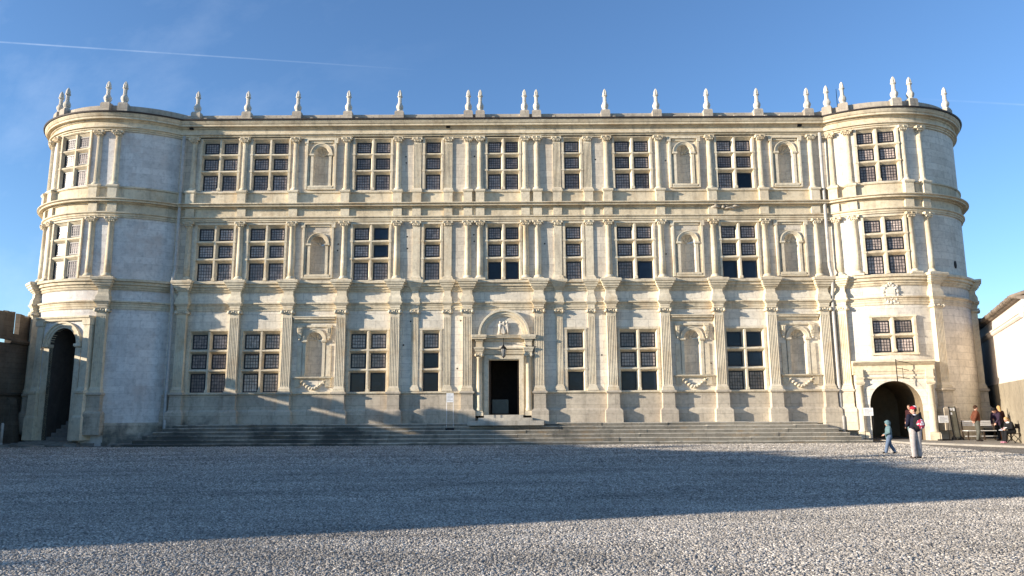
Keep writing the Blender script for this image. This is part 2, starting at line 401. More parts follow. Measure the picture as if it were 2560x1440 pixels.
s3.prism(fluted(.20, .065, 0, 0, 5), 13.44, 15.9, axis='z'); s3.loft([(15.9, .20, .065), (16.02, .205, .07)])
c3 = MB(); corinth(16.02, 16.28, .24, .13, c3)
PN3 = proto('fluted_pilaster', [('pedestal', pd, M['trim']), ('shaft', s3, M['trim']), ('capital', c3, M['trim'])])
# spots: (location, turn, prototypes)
spots = []
for u in WIDE: spots.append(((u, 0, 0), 0., (PW1, PW2, PW3, 1)))
for u in (-1.21, 1.21): spots.append(((u, 0, 0), 0., (None, PW2, PW3, 1)))
for u in NARROW: spots.append(((u, 0, 0), 0., (PN1, PN2, PN3, 1)))
for s, l1, l23 in ((-1, (7., -45.5), (7., -3.5, -36., -47.)), (1, (-38., 11.6, 58.), (-37.4, -28., 2., 12.6))):
    for d in l1: spots.append((*tower_at(s, d), (PW1, None, None, 0)))
    for d in l23: spots.append((*tower_at(s, d), (None, PW2, PW3, 1)))
used = set()
for loc, rz, ps in spots:
    for P in ps[:3]:
        if P is None: continue
        if P.name not in used: used.add(P.name); P.location = loc; P.rotation_euler = (0, 0, rz)
        else: copy_tree(P, PAL, loc, rz)
    if ps[3]: put('frieze_block', FB, PAL, loc, rz)

# --- windows: stone surround + cross, casements as children
def win_mesh(cols, rows, hwo, sill, D=.21):
    mb = MB()
    zb, zt = rows[0][0], rows[-1][1]
    # surround fillets
    top = zt + .26
    for sx in (-1, 1):
        a, b = (hwo - .11, hwo) if sx > 0 else (-hwo, -hwo + .11)
        mb.box(a, b, -.055, .02, zb - (.02 if not sill else .13), top)
        ins = sx * (hwo - .11); inn = cols[-1][1] * sx
        mb.prism([(ins, -.03), (inn, D), (ins + sx * .02, D)] if sx < 0 else [(ins, -.03), (ins + .02, D), (inn, D)], zb - .02, top - .09, axis='z')
    mb.box(-hwo - .03, hwo + .03, -.07, .02, top - .09, top)
    mb.prism([(-.03, top - .09), (D, zt), (D, top - .07)], -hwo + .1, hwo - .1, axis='x')
    if sill:
        mb.box(-hwo - .03, hwo + .03, -.08, .02, zb - .16, zb - .07); mb.prism([(-.03, zb - .07), (D, zb), (D, zb - .09)], -hwo + .1, hwo - .1, axis='x')
    for (a0, a1), (b0, b1) in zip(cols, cols[1:]):
        c = (a1 + b0) / 2
        mb.prism([(a1, D), (c - .045, -.035), (c + .045, -.035), (b0, D)], zb, zt + .15, axis='z')
        mb.loft([(zb, .09, .05), (zb + .1, .09, .05), (zb + .16, .05, .036)], back=.05, T=Matrix.Translation((c, 0, 0)))
    for (a0, a1), (b0, b1) in zip(rows, rows[1:]):
        c = (a1 + b0) / 2 + .02
        mb.prism([(D, a1), (-.025, c - .04), (-.045, c), (-.025, c + .04), (D, b0)], cols[0][0] - .03, cols[-1][1] + .03, axis='x')
        for sx in (-1, 1): mb.box(sx * (hwo - .055) - .08, sx * (hwo - .055) + .08, -.075, .01, c - .045, c + .045)
    return mb.mesh('window', [M['trim']])
CAS = {}
def casement(w_, h_, clear):
    k = (round(w_, 3), round(h_, 3), clear)
    if k in CAS: return CAS[k]
    f = MB(); t = .055
    f.box(-w_ / 2, w_ / 2, -.03, .03, 0, t); f.box(-w_ / 2, w_ / 2, -.03, .03, h_ - t, h_)
    f.box(-w_ / 2, -w_ / 2 + t, -.03, .03, t, h_ - t); f.box(w_ / 2 - t, w_ / 2, -.03, .03, t, h_ - t)
    iw, ih = w_ - 2 * t, h_ - 2 * t
    if not clear:
        for i in range(1, 5): x = -iw / 2 + iw * i / 5; f.box(x - .009, x + .009, -.012, .0, t, h_ - t)
        nz = 4 if h_ > .85 else 3
        for i in range(1, nz + 1): z = t + ih * i / (nz + 1); f.box(-iw / 2, iw / 2, -.0135, -.001, z - .010, z + .010)
    p_ = MB().box(-iw / 2 - .01, iw / 2 + .01, .003, .012, t - .01, h_ - t + .01)
    CAS[k] = (f.mesh('casement', [M['frame']]), p_.mesh('pane', [M['clear' if clear else 'glass']]))
    return CAS[k]
WM = {}
C2 = [(-.91, -.14), (.14, .91)]; C2c = [(-.81, -.13), (.13, .81)]; C1 = [(-.39, .39)]
def window(loc, rz, lv, kind='wide', clear=(), rows=None, ajar=0., D=.21):
    cols, hwo = {'wide': (C2, 1.08), 'mid': (C2c, .97), 'slim': (C1, .56)}[kind]
    rw = rows or ROWS[lv]
    k = (kind, lv, bool(rows), D)
    if k not in WM: WM[k] = win_mesh(cols, rw, hwo, bool(rows), D)
    wn = put('window', WM[k], PAL, loc, rz)
    for i, (z0, z1) in enumerate(rw):
        for j, (a, b) in enumerate(cols):
            f, p_ = casement(b - a, z1 - z0, (i, j) in clear)
            jit = random.choice((random.uniform(-.012, .012), random.uniform(-.035, .035))) + (ajar if j else 0.)
            put('casement', f, wn, ((a + b) / 2, D - .02, z0), jit); put('pane', p_, wn, ((a + b) / 2, D - .02, z0), jit)
    return wn
B2 = {(0, 0), (0, 1)}
CL = {(1, -7.02): B2, (1, 7.02): B2, (1, -3.76): {(0, 0), (1, 0)}, (1, 3.76): {(0, 0)}, (1, 12.57): {(1, 0), (1, 1), (2, 0), (2, 1)}, (2, 0.): B2, (2, 7.02): {(0, 1)}, (2, 12.57): B2, (2, -7.02): {(2, 1), (1, 1)}, (3, 12.57): {(0, 1)}}
for lv in (1, 2, 3):
    for u in BAYS: window((u, 0, 0), 0, lv, 'wide', CL.get((lv, u), ()))
    for u in (-3.76, 3.76): window((u, 0, 0), 0, lv, 'slim', CL.get((lv, u), ()))
    if lv > 1: window((.03, 0, 0), 0, lv, 'mid', CL.get((lv, 0.), ()))

# --- niches
def arch_pts(r, z0, zs, n=16):
    return [(-r, z0)] + [(-r * math.cos(PI * i / n), zs + r * math.sin(PI * i / n)) for i in range(n + 1)] + [(r, z0)]
def arch_panel(mb, r, z0, zs, hw, z1, y, mi=0, n=16):
    inn = arch_pts(r, z0, zs, n); out = [(-hw, z0)]
    for i in range(n + 1):
        a = PI * i / n; c, s_ = -math.cos(a), math.sin(a)
        t = min(hw / abs(c) if abs(c) > 1e-6 else 1e9, (z1 - zs) / s_ if s_ > 1e-6 else 1e9)
        out.append((c * t, zs + s_ * t))
    out.append((hw, z0)); k = len(inn)
    # pull the points nearest the corners on to them
    for sx in (-1, 1):
        j = min(range(1, k - 1), key=lambda q: (out[q][0] - sx * hw) ** 2 + (out[q][1] - z1) ** 2); out[j] = (sx * hw, z1)
    vs = [(x, y, z) for x, z in inn] + [(x, y, z) for x, z in out]
    mb.add(vs, [(i, i + 1, k + i + 1, k + i) for i in range(k - 1)], mi)
def arch_ring(mb, r0, r1, zs, y0, y1, mi=0, n=20, a0=0., a1=PI):
    vs, fs = [], []
    for i in range(n + 1):
        a = a0 + (a1 - a0) * i / n
        for r_, y in ((r0, y1), (r0, y0), (r1, y0), (r1, y1)): vs.append((-r_ * math.cos(a), y, zs + r_ * math.sin(a)))
    for i in range(n):
        for k in range(4): fs.append((i * 4 + k, i * 4 + (k + 1) % 4, i * 4 + 4 + (k + 1) % 4, i * 4 + 4 + k))
    fs += [(0, 1, 2, 3), tuple(range(4 * n, 4 * n + 4))]
    mb.add(vs, fs, mi)
def niche_hollow(r, z0, zs, hw, z1, y=.03):
    mb = MB(); arch_panel(mb, r, z0, zs, hw, z1, y, 0)
    n = 20
    cyl = [(-r * math.cos(PI * i / n), y + r * .95 * math.sin(PI * i / n)) for i in range(n + 1)]
    vs = [(x, q, z0) for x, q in cyl] + [(x, q, zs) for x, q in cyl]
    mb.add(vs, [(i, i + 1, n + 2 + i, n + 1 + i) for i in range(n)], 0, True)
    mb.add([(x, q, z0 + .002) for x, q in cyl], [tuple(range(n + 1))], 0)
    m_, k = 8, 40; vs, fs = [], []
    for j in range(m_ + 1):
        ph = (PI / 2) * j / m_
        for i in range(k + 1):
            a = PI * i / k
            rr = r * (1 - .17 * abs(math.sin(a * 4.5)) * math.sin(min(1., 1.15 * j / m_ + .15) * PI * .62)) if 0 < j < m_ else r
            rr = r if j == 0 else rr
            vs.append((-rr * math.cos(a) * math.cos(ph), y + r * .95 * math.sin(ph) * (rr / r), zs + rr * math.sin(a) * math.cos(ph)))
    for j in range(m_):
        for i in range(k): fs.append((j * (k + 1) + i, j * (k + 1) + i + 1, (j + 1) * (k + 1) + i + 1, (j + 1) * (k + 1) + i))
    mb.add(vs, fs, 0, True)
    mb.ball((0, y + r * .82, zs + .05), (.09, .05, .07), 8)
    return mb.mesh('niche', [M['niche']])
NH = {1: niche_hollow(.415, 3.395, 5.28, .605, 5.94), 2: niche_hollow(.395, 8.74, 10.41, .605, 11.03), 3: niche_hollow(.41, 13.60, 15.38, .605, 15.99)}
# ground-storey surround
f1 = MB()
arch_ring(f1, .417, .47, 5.28, -.04, .05); arch_ring(f1, .47, .56, 5.28, -.07, .05); arch_ring(f1, .56, .61, 5.28, -.10, .05)
for sx in (-1, 1):
    f1.loft([(5.16, .12, .10), (5.20, .14, .13), (5.27, .14, .13)], T=Matrix.Translation((sx * .50, 0, 0)))
    f1.loft([(3.4, .075, .06), (5.16, .075, .06)], T=Matrix.Translation((sx * .5, 0, 0)))
    f1.loft([(3.4, .12, .05), (5.0, .12, .05)], T=Matrix.Translation((sx * .76, 0, 0)))
    f1.box(sx * .76 - .14, sx * .76 + .14, -.09, .02, 5.92, 6.06)
f1.box(-.62, .62, -.06, .02, 5.95, 6.05)
k1 = MB().band([(-.1, 6.20), (.08, 6.20), (.12, 6.26), (.12, 6.31), (.24, 6.36), (.24, 6.42), (.29, 6.45), (.29, 6.49), (-.1, 6.53)], -1.10, 1.10)
shl = MB().band([(-.1, 3.26), (.10, 3.26), (.17, 3.30), (.20, 3.34), (.20, 3.375), (-.1, 3.39)], -.98, .98)
for sx in (-1, 1):
    shl.prism(fluted(.13, .11, 0, 0, 4), 2.86, 3.258, axis='z', T=Matrix.Translation((sx * .78, 0, 0)))
con = MB().loft([(5.34, .06, .10), (5.40, .08, .14), (5.46, .06, .10), (5.48, .085, .12), (5.60, .09, .17), (5.64, .12, .19), (5.90, .125, .22), (5.92, .14, .24)])
for k in (-.045, .045): con.box(k - .018, k + .018, -.245, -.1, 5.66, 5.88)
con.ball((0, -.13, 5.30), (.05, .07, .06), 6)
fes = MB()
for i in range(9):
    t = i / 8; x = -.56 + 1.12 * t; z = 3.14 - .36 * math.sin(PI * t)
    r_ = .05 + .045 * math.sin(PI * t)
    fes.ball((x, -.07, z), (r_ * 1.05, .09 + .03 * math.sin(PI * t), r_), 8); fes.ball((x + .05, -.12, z + .045), r_ * .5, 6); fes.ball((x - .04, -.11, z - .05), r_ * .5, 6)
for sx in (-1, 1): fes.tube([(sx * .52, -.05, 3.18), (sx * .62, -.07, 3.12), (sx * .60, -.05, 3.0)], .03, 6)
N1 = put('niche', NH[1], PAL)
f1.build('niche_frame', M['trim'], N1); k1.build('niche_cornice', M['trim'], N1); shl.build('shelf', M['trim'], N1); fes.build('festoon', M['trim'], N1)
cm = con.mesh('console', [M['trim']])
for sx in (-1, 1): put('console', cm, N1, (sx * .76, 0, 0))
def eared(z0, z1, zs, r):
    mb = MB()
    arch_ring(mb, r + .002, r + .06, zs, -.05, .05); arch_ring(mb, r + .06, r + .14, zs, -.085, .05); arch_ring(mb, r + .14, r + .19, zs, -.12, .05)
    for sx in (-1, 1):
        mb.loft([(zs - .13, .11, .10), (zs - .09, .13, .14), (zs - .01, .13, .14)], T=Matrix.Translation((sx * (r + .09), 0, 0)))
        mb.loft([(z0 + .22, .07, .08), (zs - .13, .07, .08)], T=Matrix.Translation((sx * (r + .075), 0, 0)))
        a, b = sx * .72, sx * .82
        mb.box(min(a, b), max(a, b), -.13, .02, z0 + .05, z1 - .28)
        a, b = sx * .64, sx * .71
        mb.box(min(a, b), max(a, b), -.06, .02, z0 + .05, z1 - .30)
        a, b = sx * .70, sx * .90
        mb.box(min(a, b), max(a, b), -.15, .02, z1 - .30, z1 - .12)
        a, b = sx * .80, sx * .905
        mb.box(min(a, b), max(a, b), -.152, .02, z1 - .118, z1 - .02)
    mb.box(-.78, .78, -.148, .02, z1 - .13, z1 - .025); mb.box(-.62, .62, -.07, .02, z1 - .24, z1 - .15)
    mb.box(-.66, .66, -.15, .05, z0 + .13, z0 + .235); mb.box(-.60, .60, -.11, .02, z0 + .235, z0 + .262); mb.box(-.72, .72, -.12, .02, z0 + .04, z0 + .127)
    return mb
def niche_up(lv, z0, z1, zs, r):
    n_ = put('niche', NH[lv], PAL); eared(z0, z1, zs, r).build('niche_frame', M['trim'], n_); return n_
N2, N3 = niche_up(2, 8.48, 11.57, 10.41, .395), niche_up(3, 13.33, 16.26, 15.38, .41)
for q, P in enumerate((N1, N2, N3)):
    P.location = (NICHES[0], 0, 0)
    for u in NICHES[1:]: copy_tree(P, PAL, (u, 0, 0))

# --- main doorway
dw = MB()
for sx in (-1, 1):
    a, b = sx * .80, sx * 1.02
    dw.box(min(a, b), max(a, b), -.12, .06, 1.36, 4.24); a, b = sx * .785, sx * .90
    dw.box(min(a, b), max(a, b), -.06, .36, 1.36, 4.19)
    dw.box(sx * 1.27 - .23, sx * 1.27 + .23, -.05, .02, 1.36, 5.3)
    dw.box(sx * 1.27 - .22, sx * 1.27 + .22, -.40, .02, 1.36, 1.52); dw.box(sx * 1.27 - .19, sx * 1.27 + .19, -.36, .02, 1.52, 1.60)
    dw.loft([(4.52, .18, .30), (4.60, .19, .32), (4.62, .21, .35), (4.70, .23, .37), (4.78, .27, .42), (4.84, .275, .425)], T=Matrix.Translation((sx * 1.27, 0, 0)))
    dw.loft([(4.842, .17, .26), (5.12, .17, .26), (5.14, .19, .29), (5.22, .22, .33), (5.26, .23, .34)], T=Matrix.Translation((sx * 1.27, 0, 0)))
    dw.loft([(5.262, .36, .42), (5.33, .36, .42), (5.35, .38, .46), (5.45, .39, .47), (5.48, .385, .465)], T=Matrix.Translation((sx * 1.27, 0, 0)))
dw.box(-1.02, 1.02, -.125, .06, 4.245, 4.42); dw.box(-.90, .90, -.065, .36, 4.195, 4.24)
dw.band([(-.1, 4.50), (.10, 4.50), (.12, 4.60), (.15, 4.62), (.15, 4.70), (.24, 4.76), (.24, 4.83), (-.1, 4.85)], -1.1, 1.1)
dw.band([(-.1, 5.16), (.08, 5.16), (.14, 5.22), (.14, 5.27), (.30, 5.33), (.30, 5.40), (.36, 5.43), (.36, 5.47), (-.1, 5.49)], -1.0, 1.0)
dw = dw.build('doorway', M['trim'], PAL, (.03, 0, 0))
tm = MB(); arch_ring(tm, .98, 1.08, 5.49, -.10, .02, n=32); arch_ring(tm, 1.08, 1.22, 5.49, -.17, .02, n=32); arch_ring(tm, 1.22, 1.33, 5.49, -.25, .02, n=32)
tm.build('pediment_arch', M['trim'], dw)
for sx in (-1, 1):
    c_ = MB(); c_.lathe([(.17, 1.60), (.18, 1.65), (.15, 1.70), (.16, 1.73), (.135, 1.78), (.14, 2.6), (.118, 4.28), (.14, 4.29), (.14, 4.32)], 16, 0, -.2)
    ionic(4.32, 4.52, .15, .28, c_)
    c_.build('column', M['trim'], dw, (sx * 1.27, 0, 0))
ca = MB().prism([(-.13, 5.60), (-.02, 5.52), (.10, 5.58), (.13, 5.80), (.12, 5.98), (-.12, 5.98)], -.14, .02, axis='y')
ca.prism([(-.09, 5.93), (.02, 5.58), (.075, 5.60), (-.03, 5.95)], -.165, -.13, axis='y')
for sx in (-1, 1):
    ca.tube([(sx * .20, -.07, 5.52), (sx * .22, -.10, 5.72), (sx * .19, -.11, 5.95), (sx * .16, -.12, 6.1)], [.05, .065, .075, .05], 8)
    ca.ball((sx * .18, -.13, 6.15), .065, 8); ca.ball((sx * .08, -.12, 6.06), (.07, .06, .05), 6); ca.tube([(sx * .2, -.1, 6.0), (sx * .11, -.15, 5.95)], .035, 6)
    ca.tube([(sx * .21, -.08, 5.62), (sx * .27, -.08, 5.53)], .04, 6); ca.ball((sx * .25, -.08, 6.0), (.045, .05, .09), 6)
ca.ball((0, -.13, 6.12), (.07, .08, .08), 8); ca.ball((0, -.12, 6.03), (.09, .07, .04), 6)
ca.build('coat_of_arms', M['finial'], dw)
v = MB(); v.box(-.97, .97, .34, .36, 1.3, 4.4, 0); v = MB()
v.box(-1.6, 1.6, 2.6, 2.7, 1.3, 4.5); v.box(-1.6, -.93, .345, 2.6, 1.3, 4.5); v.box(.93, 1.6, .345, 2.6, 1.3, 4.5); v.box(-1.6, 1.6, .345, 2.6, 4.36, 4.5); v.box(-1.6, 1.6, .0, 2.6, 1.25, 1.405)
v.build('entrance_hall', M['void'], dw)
dl = MB().box(-.785, -.70, .42, 1.25, 1.41, 4.2).box(.70, .785, .42, 1.25, 1.41, 4.2)
dl.build('door_leaf', M['darkwood'], dw)
MB().box(-.62, .22, .55, .58, 1.46, 2.18).build('door_panel', M['panel'], dw)

# --- towers
PR = entabl(0, 0, 1, 0)
def tower(s, wins, lowhole, wmat, arches):
    cx, cy = TOW[s]
    hs = []
    for lv, d in wins:
        rw = ROWS[lv] if lv > 1 else R1
        hs.append((R(d) * TR - .97, R(d) * TR + .97, rw[0][0] - (.02 if lv > 1 else .14), rw[-1][1] + .17))
    for d, hw, z0, z1 in arches: hs.append((R(d) * TR - hw, R(d) * TR + hw, z0, z1))
    A0, A1 = R(-175) * TR, R(175) * TR
    w = MB(); w.wall(np.linspace(A0, A1, 71), [0, 1., 2.55, 17.2], hs, .34); w.bend(cx, cy, TR)
    w.build('tower_wall', wmat, PAL)
    a0, a1 = (R(-100) * TR, R(52) * TR) if s < 0 else (R(-52) * TR, R(100) * TR)
    for nm, pr in PR.items():
        if nm == 'sill_course': continue
        MB().band(pr, a0, a1, 64, sm=False).bend(cx, cy, TR).build('tower_' + nm, M['mould'], PAL)
    MB().band([(.02, 17.171), (.50, 17.171), (.53, 17.235), (.02, 17.26)], a0, a1, 64).bend(cx, cy, TR).build('gutter', M['gutter'], PAL)
    p = MB().band([(-.45, 17.2), (.02, 17.2), (.02, 17.68), (-.03, 17.73), (-.45, 17.73)], R(-160) * TR, R(160) * TR, 80)
    p.bend(cx, cy, TR).build('tower_parapet', M['parapet'], PAL)
    MB().lathe([(5.0, 17.0), (5.0, 17.2)], 48, cx, cy, sm=False).build('tower_roof', M['tile'], PAL)
for s in (-1,):
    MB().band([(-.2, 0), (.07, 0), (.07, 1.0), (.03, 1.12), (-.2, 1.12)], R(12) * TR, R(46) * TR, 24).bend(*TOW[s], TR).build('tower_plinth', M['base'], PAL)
em = MB(); rr = random.Random(5)
for i in range(16): em.ball((11.9 + rr.uniform(-.55, .55), -.12 + rr.uniform(-.04, .04), 12.42 + rr.uniform(-.22, .2)), (rr.uniform(.12, .3), rr.uniform(.12, .28), rr.uniform(.05, .11)), 7)
em.build('eroded_masonry', M['parapet'], PAL)
R1 = [(4.43, 5.12), (5.40, 6.02)]
WL, WR = -20.2, -12.4
tower(-1, [(2, WL - .6), (3, WL)], None, M['wallL'], [(-14., 1.16, .25, 6.3)])
tower(1, [(2, WR), (3, WR), (1, WR)], None, M['wallR'], [(-14.5, 1.55, .02, 3.3)])
for lv, d, s in ((2, WL - .6, -1), (3, WL, -1), (2, WR, 1), (3, WR, 1)):
    loc, rz = tower_at(s, d, TR - .05)
    window(loc, rz, lv, 'wide', (), None, R(5) if s < 0 else 0., .15 if s < 0 else .18)
loc, rz = tower_at(1, WR, TR - .05); window(loc, rz, 1, 'wide', (), R1, 0., .18)
# small oval opening low on the east tower
loc, rz = tower_at(1, 33.)
T = Matrix.Rotation(PI / 2, 4, 'X')
MB().lathe([(.13, -.04), (.13, .012), (.02, .013)], 14, T=Matrix.Translation((0, 0, 9.0)) @ Matrix.Scale(1.6, 4, (0, 0, 1)) @ T).build('oval_window', M['void'], PAL, loc, rz)

# west tower portal: deep round-headed arch with small order
loc, rz = tower_at(-1, -14., TR)
b = MB(); F = -.12
arch_panel(b, .80, .25, 5.05, 1.25, 6.30, F)
for sx in (-1, 1): b.box(min(sx * 1.17, sx * 1.25), max(sx * 1.17, sx * 1.25), F + .003, .5, .25, 6.3)
wp = b.build('portal', M['wallL'], PAL, loc, rz)
pa = arch_pts(.80, .25, 5.05, 20); k = len(pa)
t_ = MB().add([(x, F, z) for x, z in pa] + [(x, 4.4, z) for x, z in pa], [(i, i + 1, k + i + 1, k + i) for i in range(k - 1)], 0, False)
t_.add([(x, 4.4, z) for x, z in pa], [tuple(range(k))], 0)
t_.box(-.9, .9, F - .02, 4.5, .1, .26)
t_.build('passage', M['darkstone'], wp)
ss = MB()
for k_ in range(8): ss.box(-.79, .79, .15 + .28 * k_, 4.3, .262 + .19 * k_, .262 + .19 * (k_ + 1) - .003)
for k_ in range(3): ss.box(-.95 - .12 * (2 - k_), .95 + .12 * (2 - k_), -.75 + .26 * k_, .0, .02, .10 + .08 * k_)
ss.build('stair', M['flag'], wp)
a_ = MB(); arch_ring(a_, .80, .90, 5.05, F - .05, .1, n=24); arch_ring(a_, .90, 1.04, 5.05, F - .10, .1, n=24); arch_ring(a_, 1.04, 1.12, 5.05, F - .15, .1, n=24)
for sx in (-1, 1):
    a_.loft([(4.86, .17, .22), (4.92, .20, .28), (5.04, .20, .28)], T=Matrix.Translation((sx * .96, 0, 0)))
    a_.loft([(.3, .16, .17), (4.86, .16, .17)], T=Matrix.Translation((sx * .96, 0, 0)))
a_.build('archivolt', M['trim'], wp)
for sx in (-1, 1):
    c_ = MB().loft([(.3, .30, .46), (1.4, .29, .45), (1.5, .25, .40), (2.55, .24, .38), (2.58, .28, .43), (2.7, .29, .44), (2.72, .23, .36), (2.9, .19, .30), (5.95, .175, .29), (5.97, .22, .34), (6.2, .24, .36)], back=.5)
    c_.build('pilaster', M['trim'], wp, (sx * 1.42, .07, 0))
MB().band([(-.6, 6.2), (.26, 6.2), (.28, 6.3), (.34, 6.34), (.34, 6.42), (-.6, 6.46)], -1.62, 1.62).build('portal_cornice', M['trim'], wp)

# east tower portal
loc, rz = tower_at(1, -14.9, TR)
b = MB(); F = -.16
arch_panel(b, 1.18, .05, 1.78, 1.78, 3.32, F)
for sx in (-1, 1): b.box(min(sx * 1.5, sx * 1.78), max(sx * 1.5, sx * 1.78), F + .004, .6, .05, 3.32)
ep = b.build('portal', M['wallR'], PAL, loc, rz)
arch_ring(b2 := MB(), 1.182, 1.52, 1.78, F - .02, .1, n=26)
b2.build('archivolt', M['wallR'], ep)
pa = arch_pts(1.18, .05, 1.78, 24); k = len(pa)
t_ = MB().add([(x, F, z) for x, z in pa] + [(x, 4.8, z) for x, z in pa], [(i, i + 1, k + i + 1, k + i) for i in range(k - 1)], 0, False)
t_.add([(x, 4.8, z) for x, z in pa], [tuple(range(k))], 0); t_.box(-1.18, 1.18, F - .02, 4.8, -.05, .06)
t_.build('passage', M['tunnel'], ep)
for sx in (-1, 1):
    c_ = MB().loft([(.05, .24, .42), (.38, .24, .42), (.40, .22, .40), (.46, .22, .40)], back=.6)
    c_.lathe([(.2, .46), (.205, .52), (.17, .56), (.18, .60), (.15, .65), (.155, 1.4), (.13, 2.72), (.16, 2.73), (.16, 2.77)], 18, 0, -.2)
    c_.loft([(2.77, .15, .34), (2.86, .20, .40), (2.93, .21, .42), (2.94, .16, .36), (3.06, .16, .36), (3.08, .19, .39), (3.16, .20, .40), (3.17, .16, .35), (3.56, .16, .35)], back=.6)
    c_.build('column', M['trim'], ep, (sx * 1.58, 0, 0))
MB().band([(-.6, 3.30), (.20, 3.30), (.22, 3.42), (.25, 3.44), (.25, 3.50), (.20, 3.52), (.20, 3.72), (.32, 3.80), (.40, 3.86), (.46, 3.90), (.46, 3.98), (-.6, 4.0)], -1.86, 1.86).build('portal_cornice', M['trim'], ep)
MB().band([(-.6, 3.08), (.21, 3.08), (.23, 3.18), (-.6, 3.2)], -1.4, 1.4).build('string_course', M['trim'], ep)
# coat of arms above (a shield in a scrolled frame)
loc, rz = tower_at(1, -12.4, TR)
s_ = MB().prism([(-.20, 7.62), (-.20, 7.25), (0, 7.05), (.20, 7.25), (.20, 7.62), (.08, 7.66), (-.08, 7.66)], -.13, .02, axis='y')
for a in range(14):
    t = 2 * PI * a / 14; s_.ball((.34 * math.sin(t), -.05, 7.38 + .45 * math.cos(t)), (.09, .07, .09), 6)
for dx in (-.05, .05): s_.ball((dx, -.10, 7.92), (.07, .06, .1), 6)
s_.box(-.36, .36, -.06, .03, 6.85, 7.95)
s_.build('coat_of_arms', M['wallR'], PAL, loc, rz)

# --- downpipes and outlet boxes
for sx, u in ((-1, -17.22), (1, 17.16)):
    d = MB().tube([(u, -.25, 16.35), (u, -.22, 14.), (u, -.22, 9.0), (u, -.42, 8.5), (u, -.42, 7.8), (u, -.26, 7.4), (u, -.26, 1.5), (u + .12 * (sx < 0), -.45, 1.2), (u + .12 * (sx < 0), -.45, .15)], .085, 10)
    for z in (15, 13.2, 10.5, 9.2, 6, 4, 2): d.lathe([(.1, z), (.1, z + .06)], 10, u, -.23)
    d.build('downpipe', M['zinc'], PAL)
fl = MB()
for u, z in ((-16.9, 16.86), (-2.95, 16.87), (16.15, 16.84)):
    o_ = MB().box(u - .11, u + .11, -.20, .0, z - .08, z + .08); o_.build('floodlight', M['iron'], PAL)
hm = MB().lathe([(.045, 0), (.045, .004), (.0, .005)], 9, T=T).mesh('putlog_hole', [M['void']])
for px, py in ((1013, 410), (1014, 426), (1184, 410), (1485, 420), (1660, 424), (668, 414)): put('putlog_hole', hm, PAL, ((px - 1254) / 46., -.001, 15. - (py - 420) / 46.))
for px, py in ((842, 610), (841, 626), (1015, 592), (1183, 588), (1184, 605), (1361, 612), (1665, 640), (1016, 622)): put('putlog_hole', hm, PAL, ((px - 1256) / 47.3, -.001, 10.6 - (py - 600) / 47.))
for px, py in ((1023, 798), (1006, 858), (1150, 797), (1142, 918), (1506, 886), (1780, 908)): put('putlog_hole', hm, PAL, ((px - 1258) / 48.6, -.001, 4.63 - (py - 876) / 48.6))
# mast on the east tower
MB().tube([(19.55, 2.5, 17.2), (19.55, 2.5, 20.1)], [.03, .015], 6).build('lightning_rod', M['iron'], PAL)

# --- finials on the parapet
def finial_proto():
    e = put('finial', None, PAL)
    MB().loft([(17.24, .25, .27), (17.66, .245, .265), (17.70, .22, .24), (17.74, .21, .23)], back=.19).build('pedestal', M['parapet'], e)
    u = MB().lathe([(.16, 17.73), (.165, 17.78), (.11, 17.82), (.15, 17.86), (.17, 17.92), (.19, 17.99), (.185, 18.07), (.15, 18.14), (.11, 18.18)], 20, 0, -.03, mod=lambda a: 1 + .07 * math.cos(6 * a))
    u.lathe([(.12, 18.17), (.13, 18.21), (.10, 18.25), (.098, 18.54), (.12, 18.57), (.15, 18.60), (.15, 18.63), (.12, 18.66)], 24, 0, -.03, mod=lambda a: 1 - .13 * (.5 + .5 * math.cos(8 * a)), sm=False)
    u.lathe([(.115, 18.65), (.125, 18.72), (.11, 18.82), (.075, 18.92), (.03, 18.99), (.012, 19.01)], 24, 0, -.03, mod=lambda a: 1 - .30 * (.5 + .5 * math.cos(4 * a)) ** 3, sm=False)
    u.build('urn', M['finial'], e)
    return e
FP = finial_proto(); first = True
fspots = [((u, 0, 0), 0.) for u in (-16.7, -13.95, -11.2, -8.42, -5.62, -1.86, -1.21, 1.21, 1.86, 5.62, 8.42, 11.2, 13.95, 16.7)]
for s, ds in ((-1, (-41.3, -28.3 - 4, -1.2, 8.5)), (1, (-37.4, -28.6, -.1, 9.9, 43.))): fspots += [tower_at(s, d, TR - .02) for d in ds]
fspots.append(tower_at(1, 165., TR))
for loc, rz in fspots:
    z = .03 if abs(loc[0]) < 17 else .08
    if first: FP.location = (loc[0], loc[1], z); FP.rotation_euler = (0, 0, rz); first = False
    else: copy_tree(FP, PAL, (loc[0], loc[1], z), rz)

# ------------------------------------------------------------------ steps, paving, ground
stp = MB()
for k in range(6):
    zt = [.15, .32, .50, .68, .85, 1.0][k]; y0 = -2.75 + .37 * k
    xl, xr = -18.0 + .30 * k, 17.45 - .36 * k
    if k == 0: xl -= .5
    zb = 0 if k == 0 else [.15, .32, .50, .68, .85][k - 1] - .05
    n = 22; x = xl
    while x < xr - .05:
        x1 = min(xr, x + random.uniform(1.3, 2.6)); dz = random.uniform(-.012, .006); dy = random.uniform(-.012, .014)
        TT = Matrix.Translation(((x + x1) / 2, y0 + dy, 0)) @ Matrix.Scale((x1 - x) - .008, 4, (1, 0, 0)); bk2 = 1.5 if k < 5 else .9
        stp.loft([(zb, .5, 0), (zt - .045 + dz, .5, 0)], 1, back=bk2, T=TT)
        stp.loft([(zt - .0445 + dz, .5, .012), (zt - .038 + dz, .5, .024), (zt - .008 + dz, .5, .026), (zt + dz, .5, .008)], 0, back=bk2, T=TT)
        x = x1
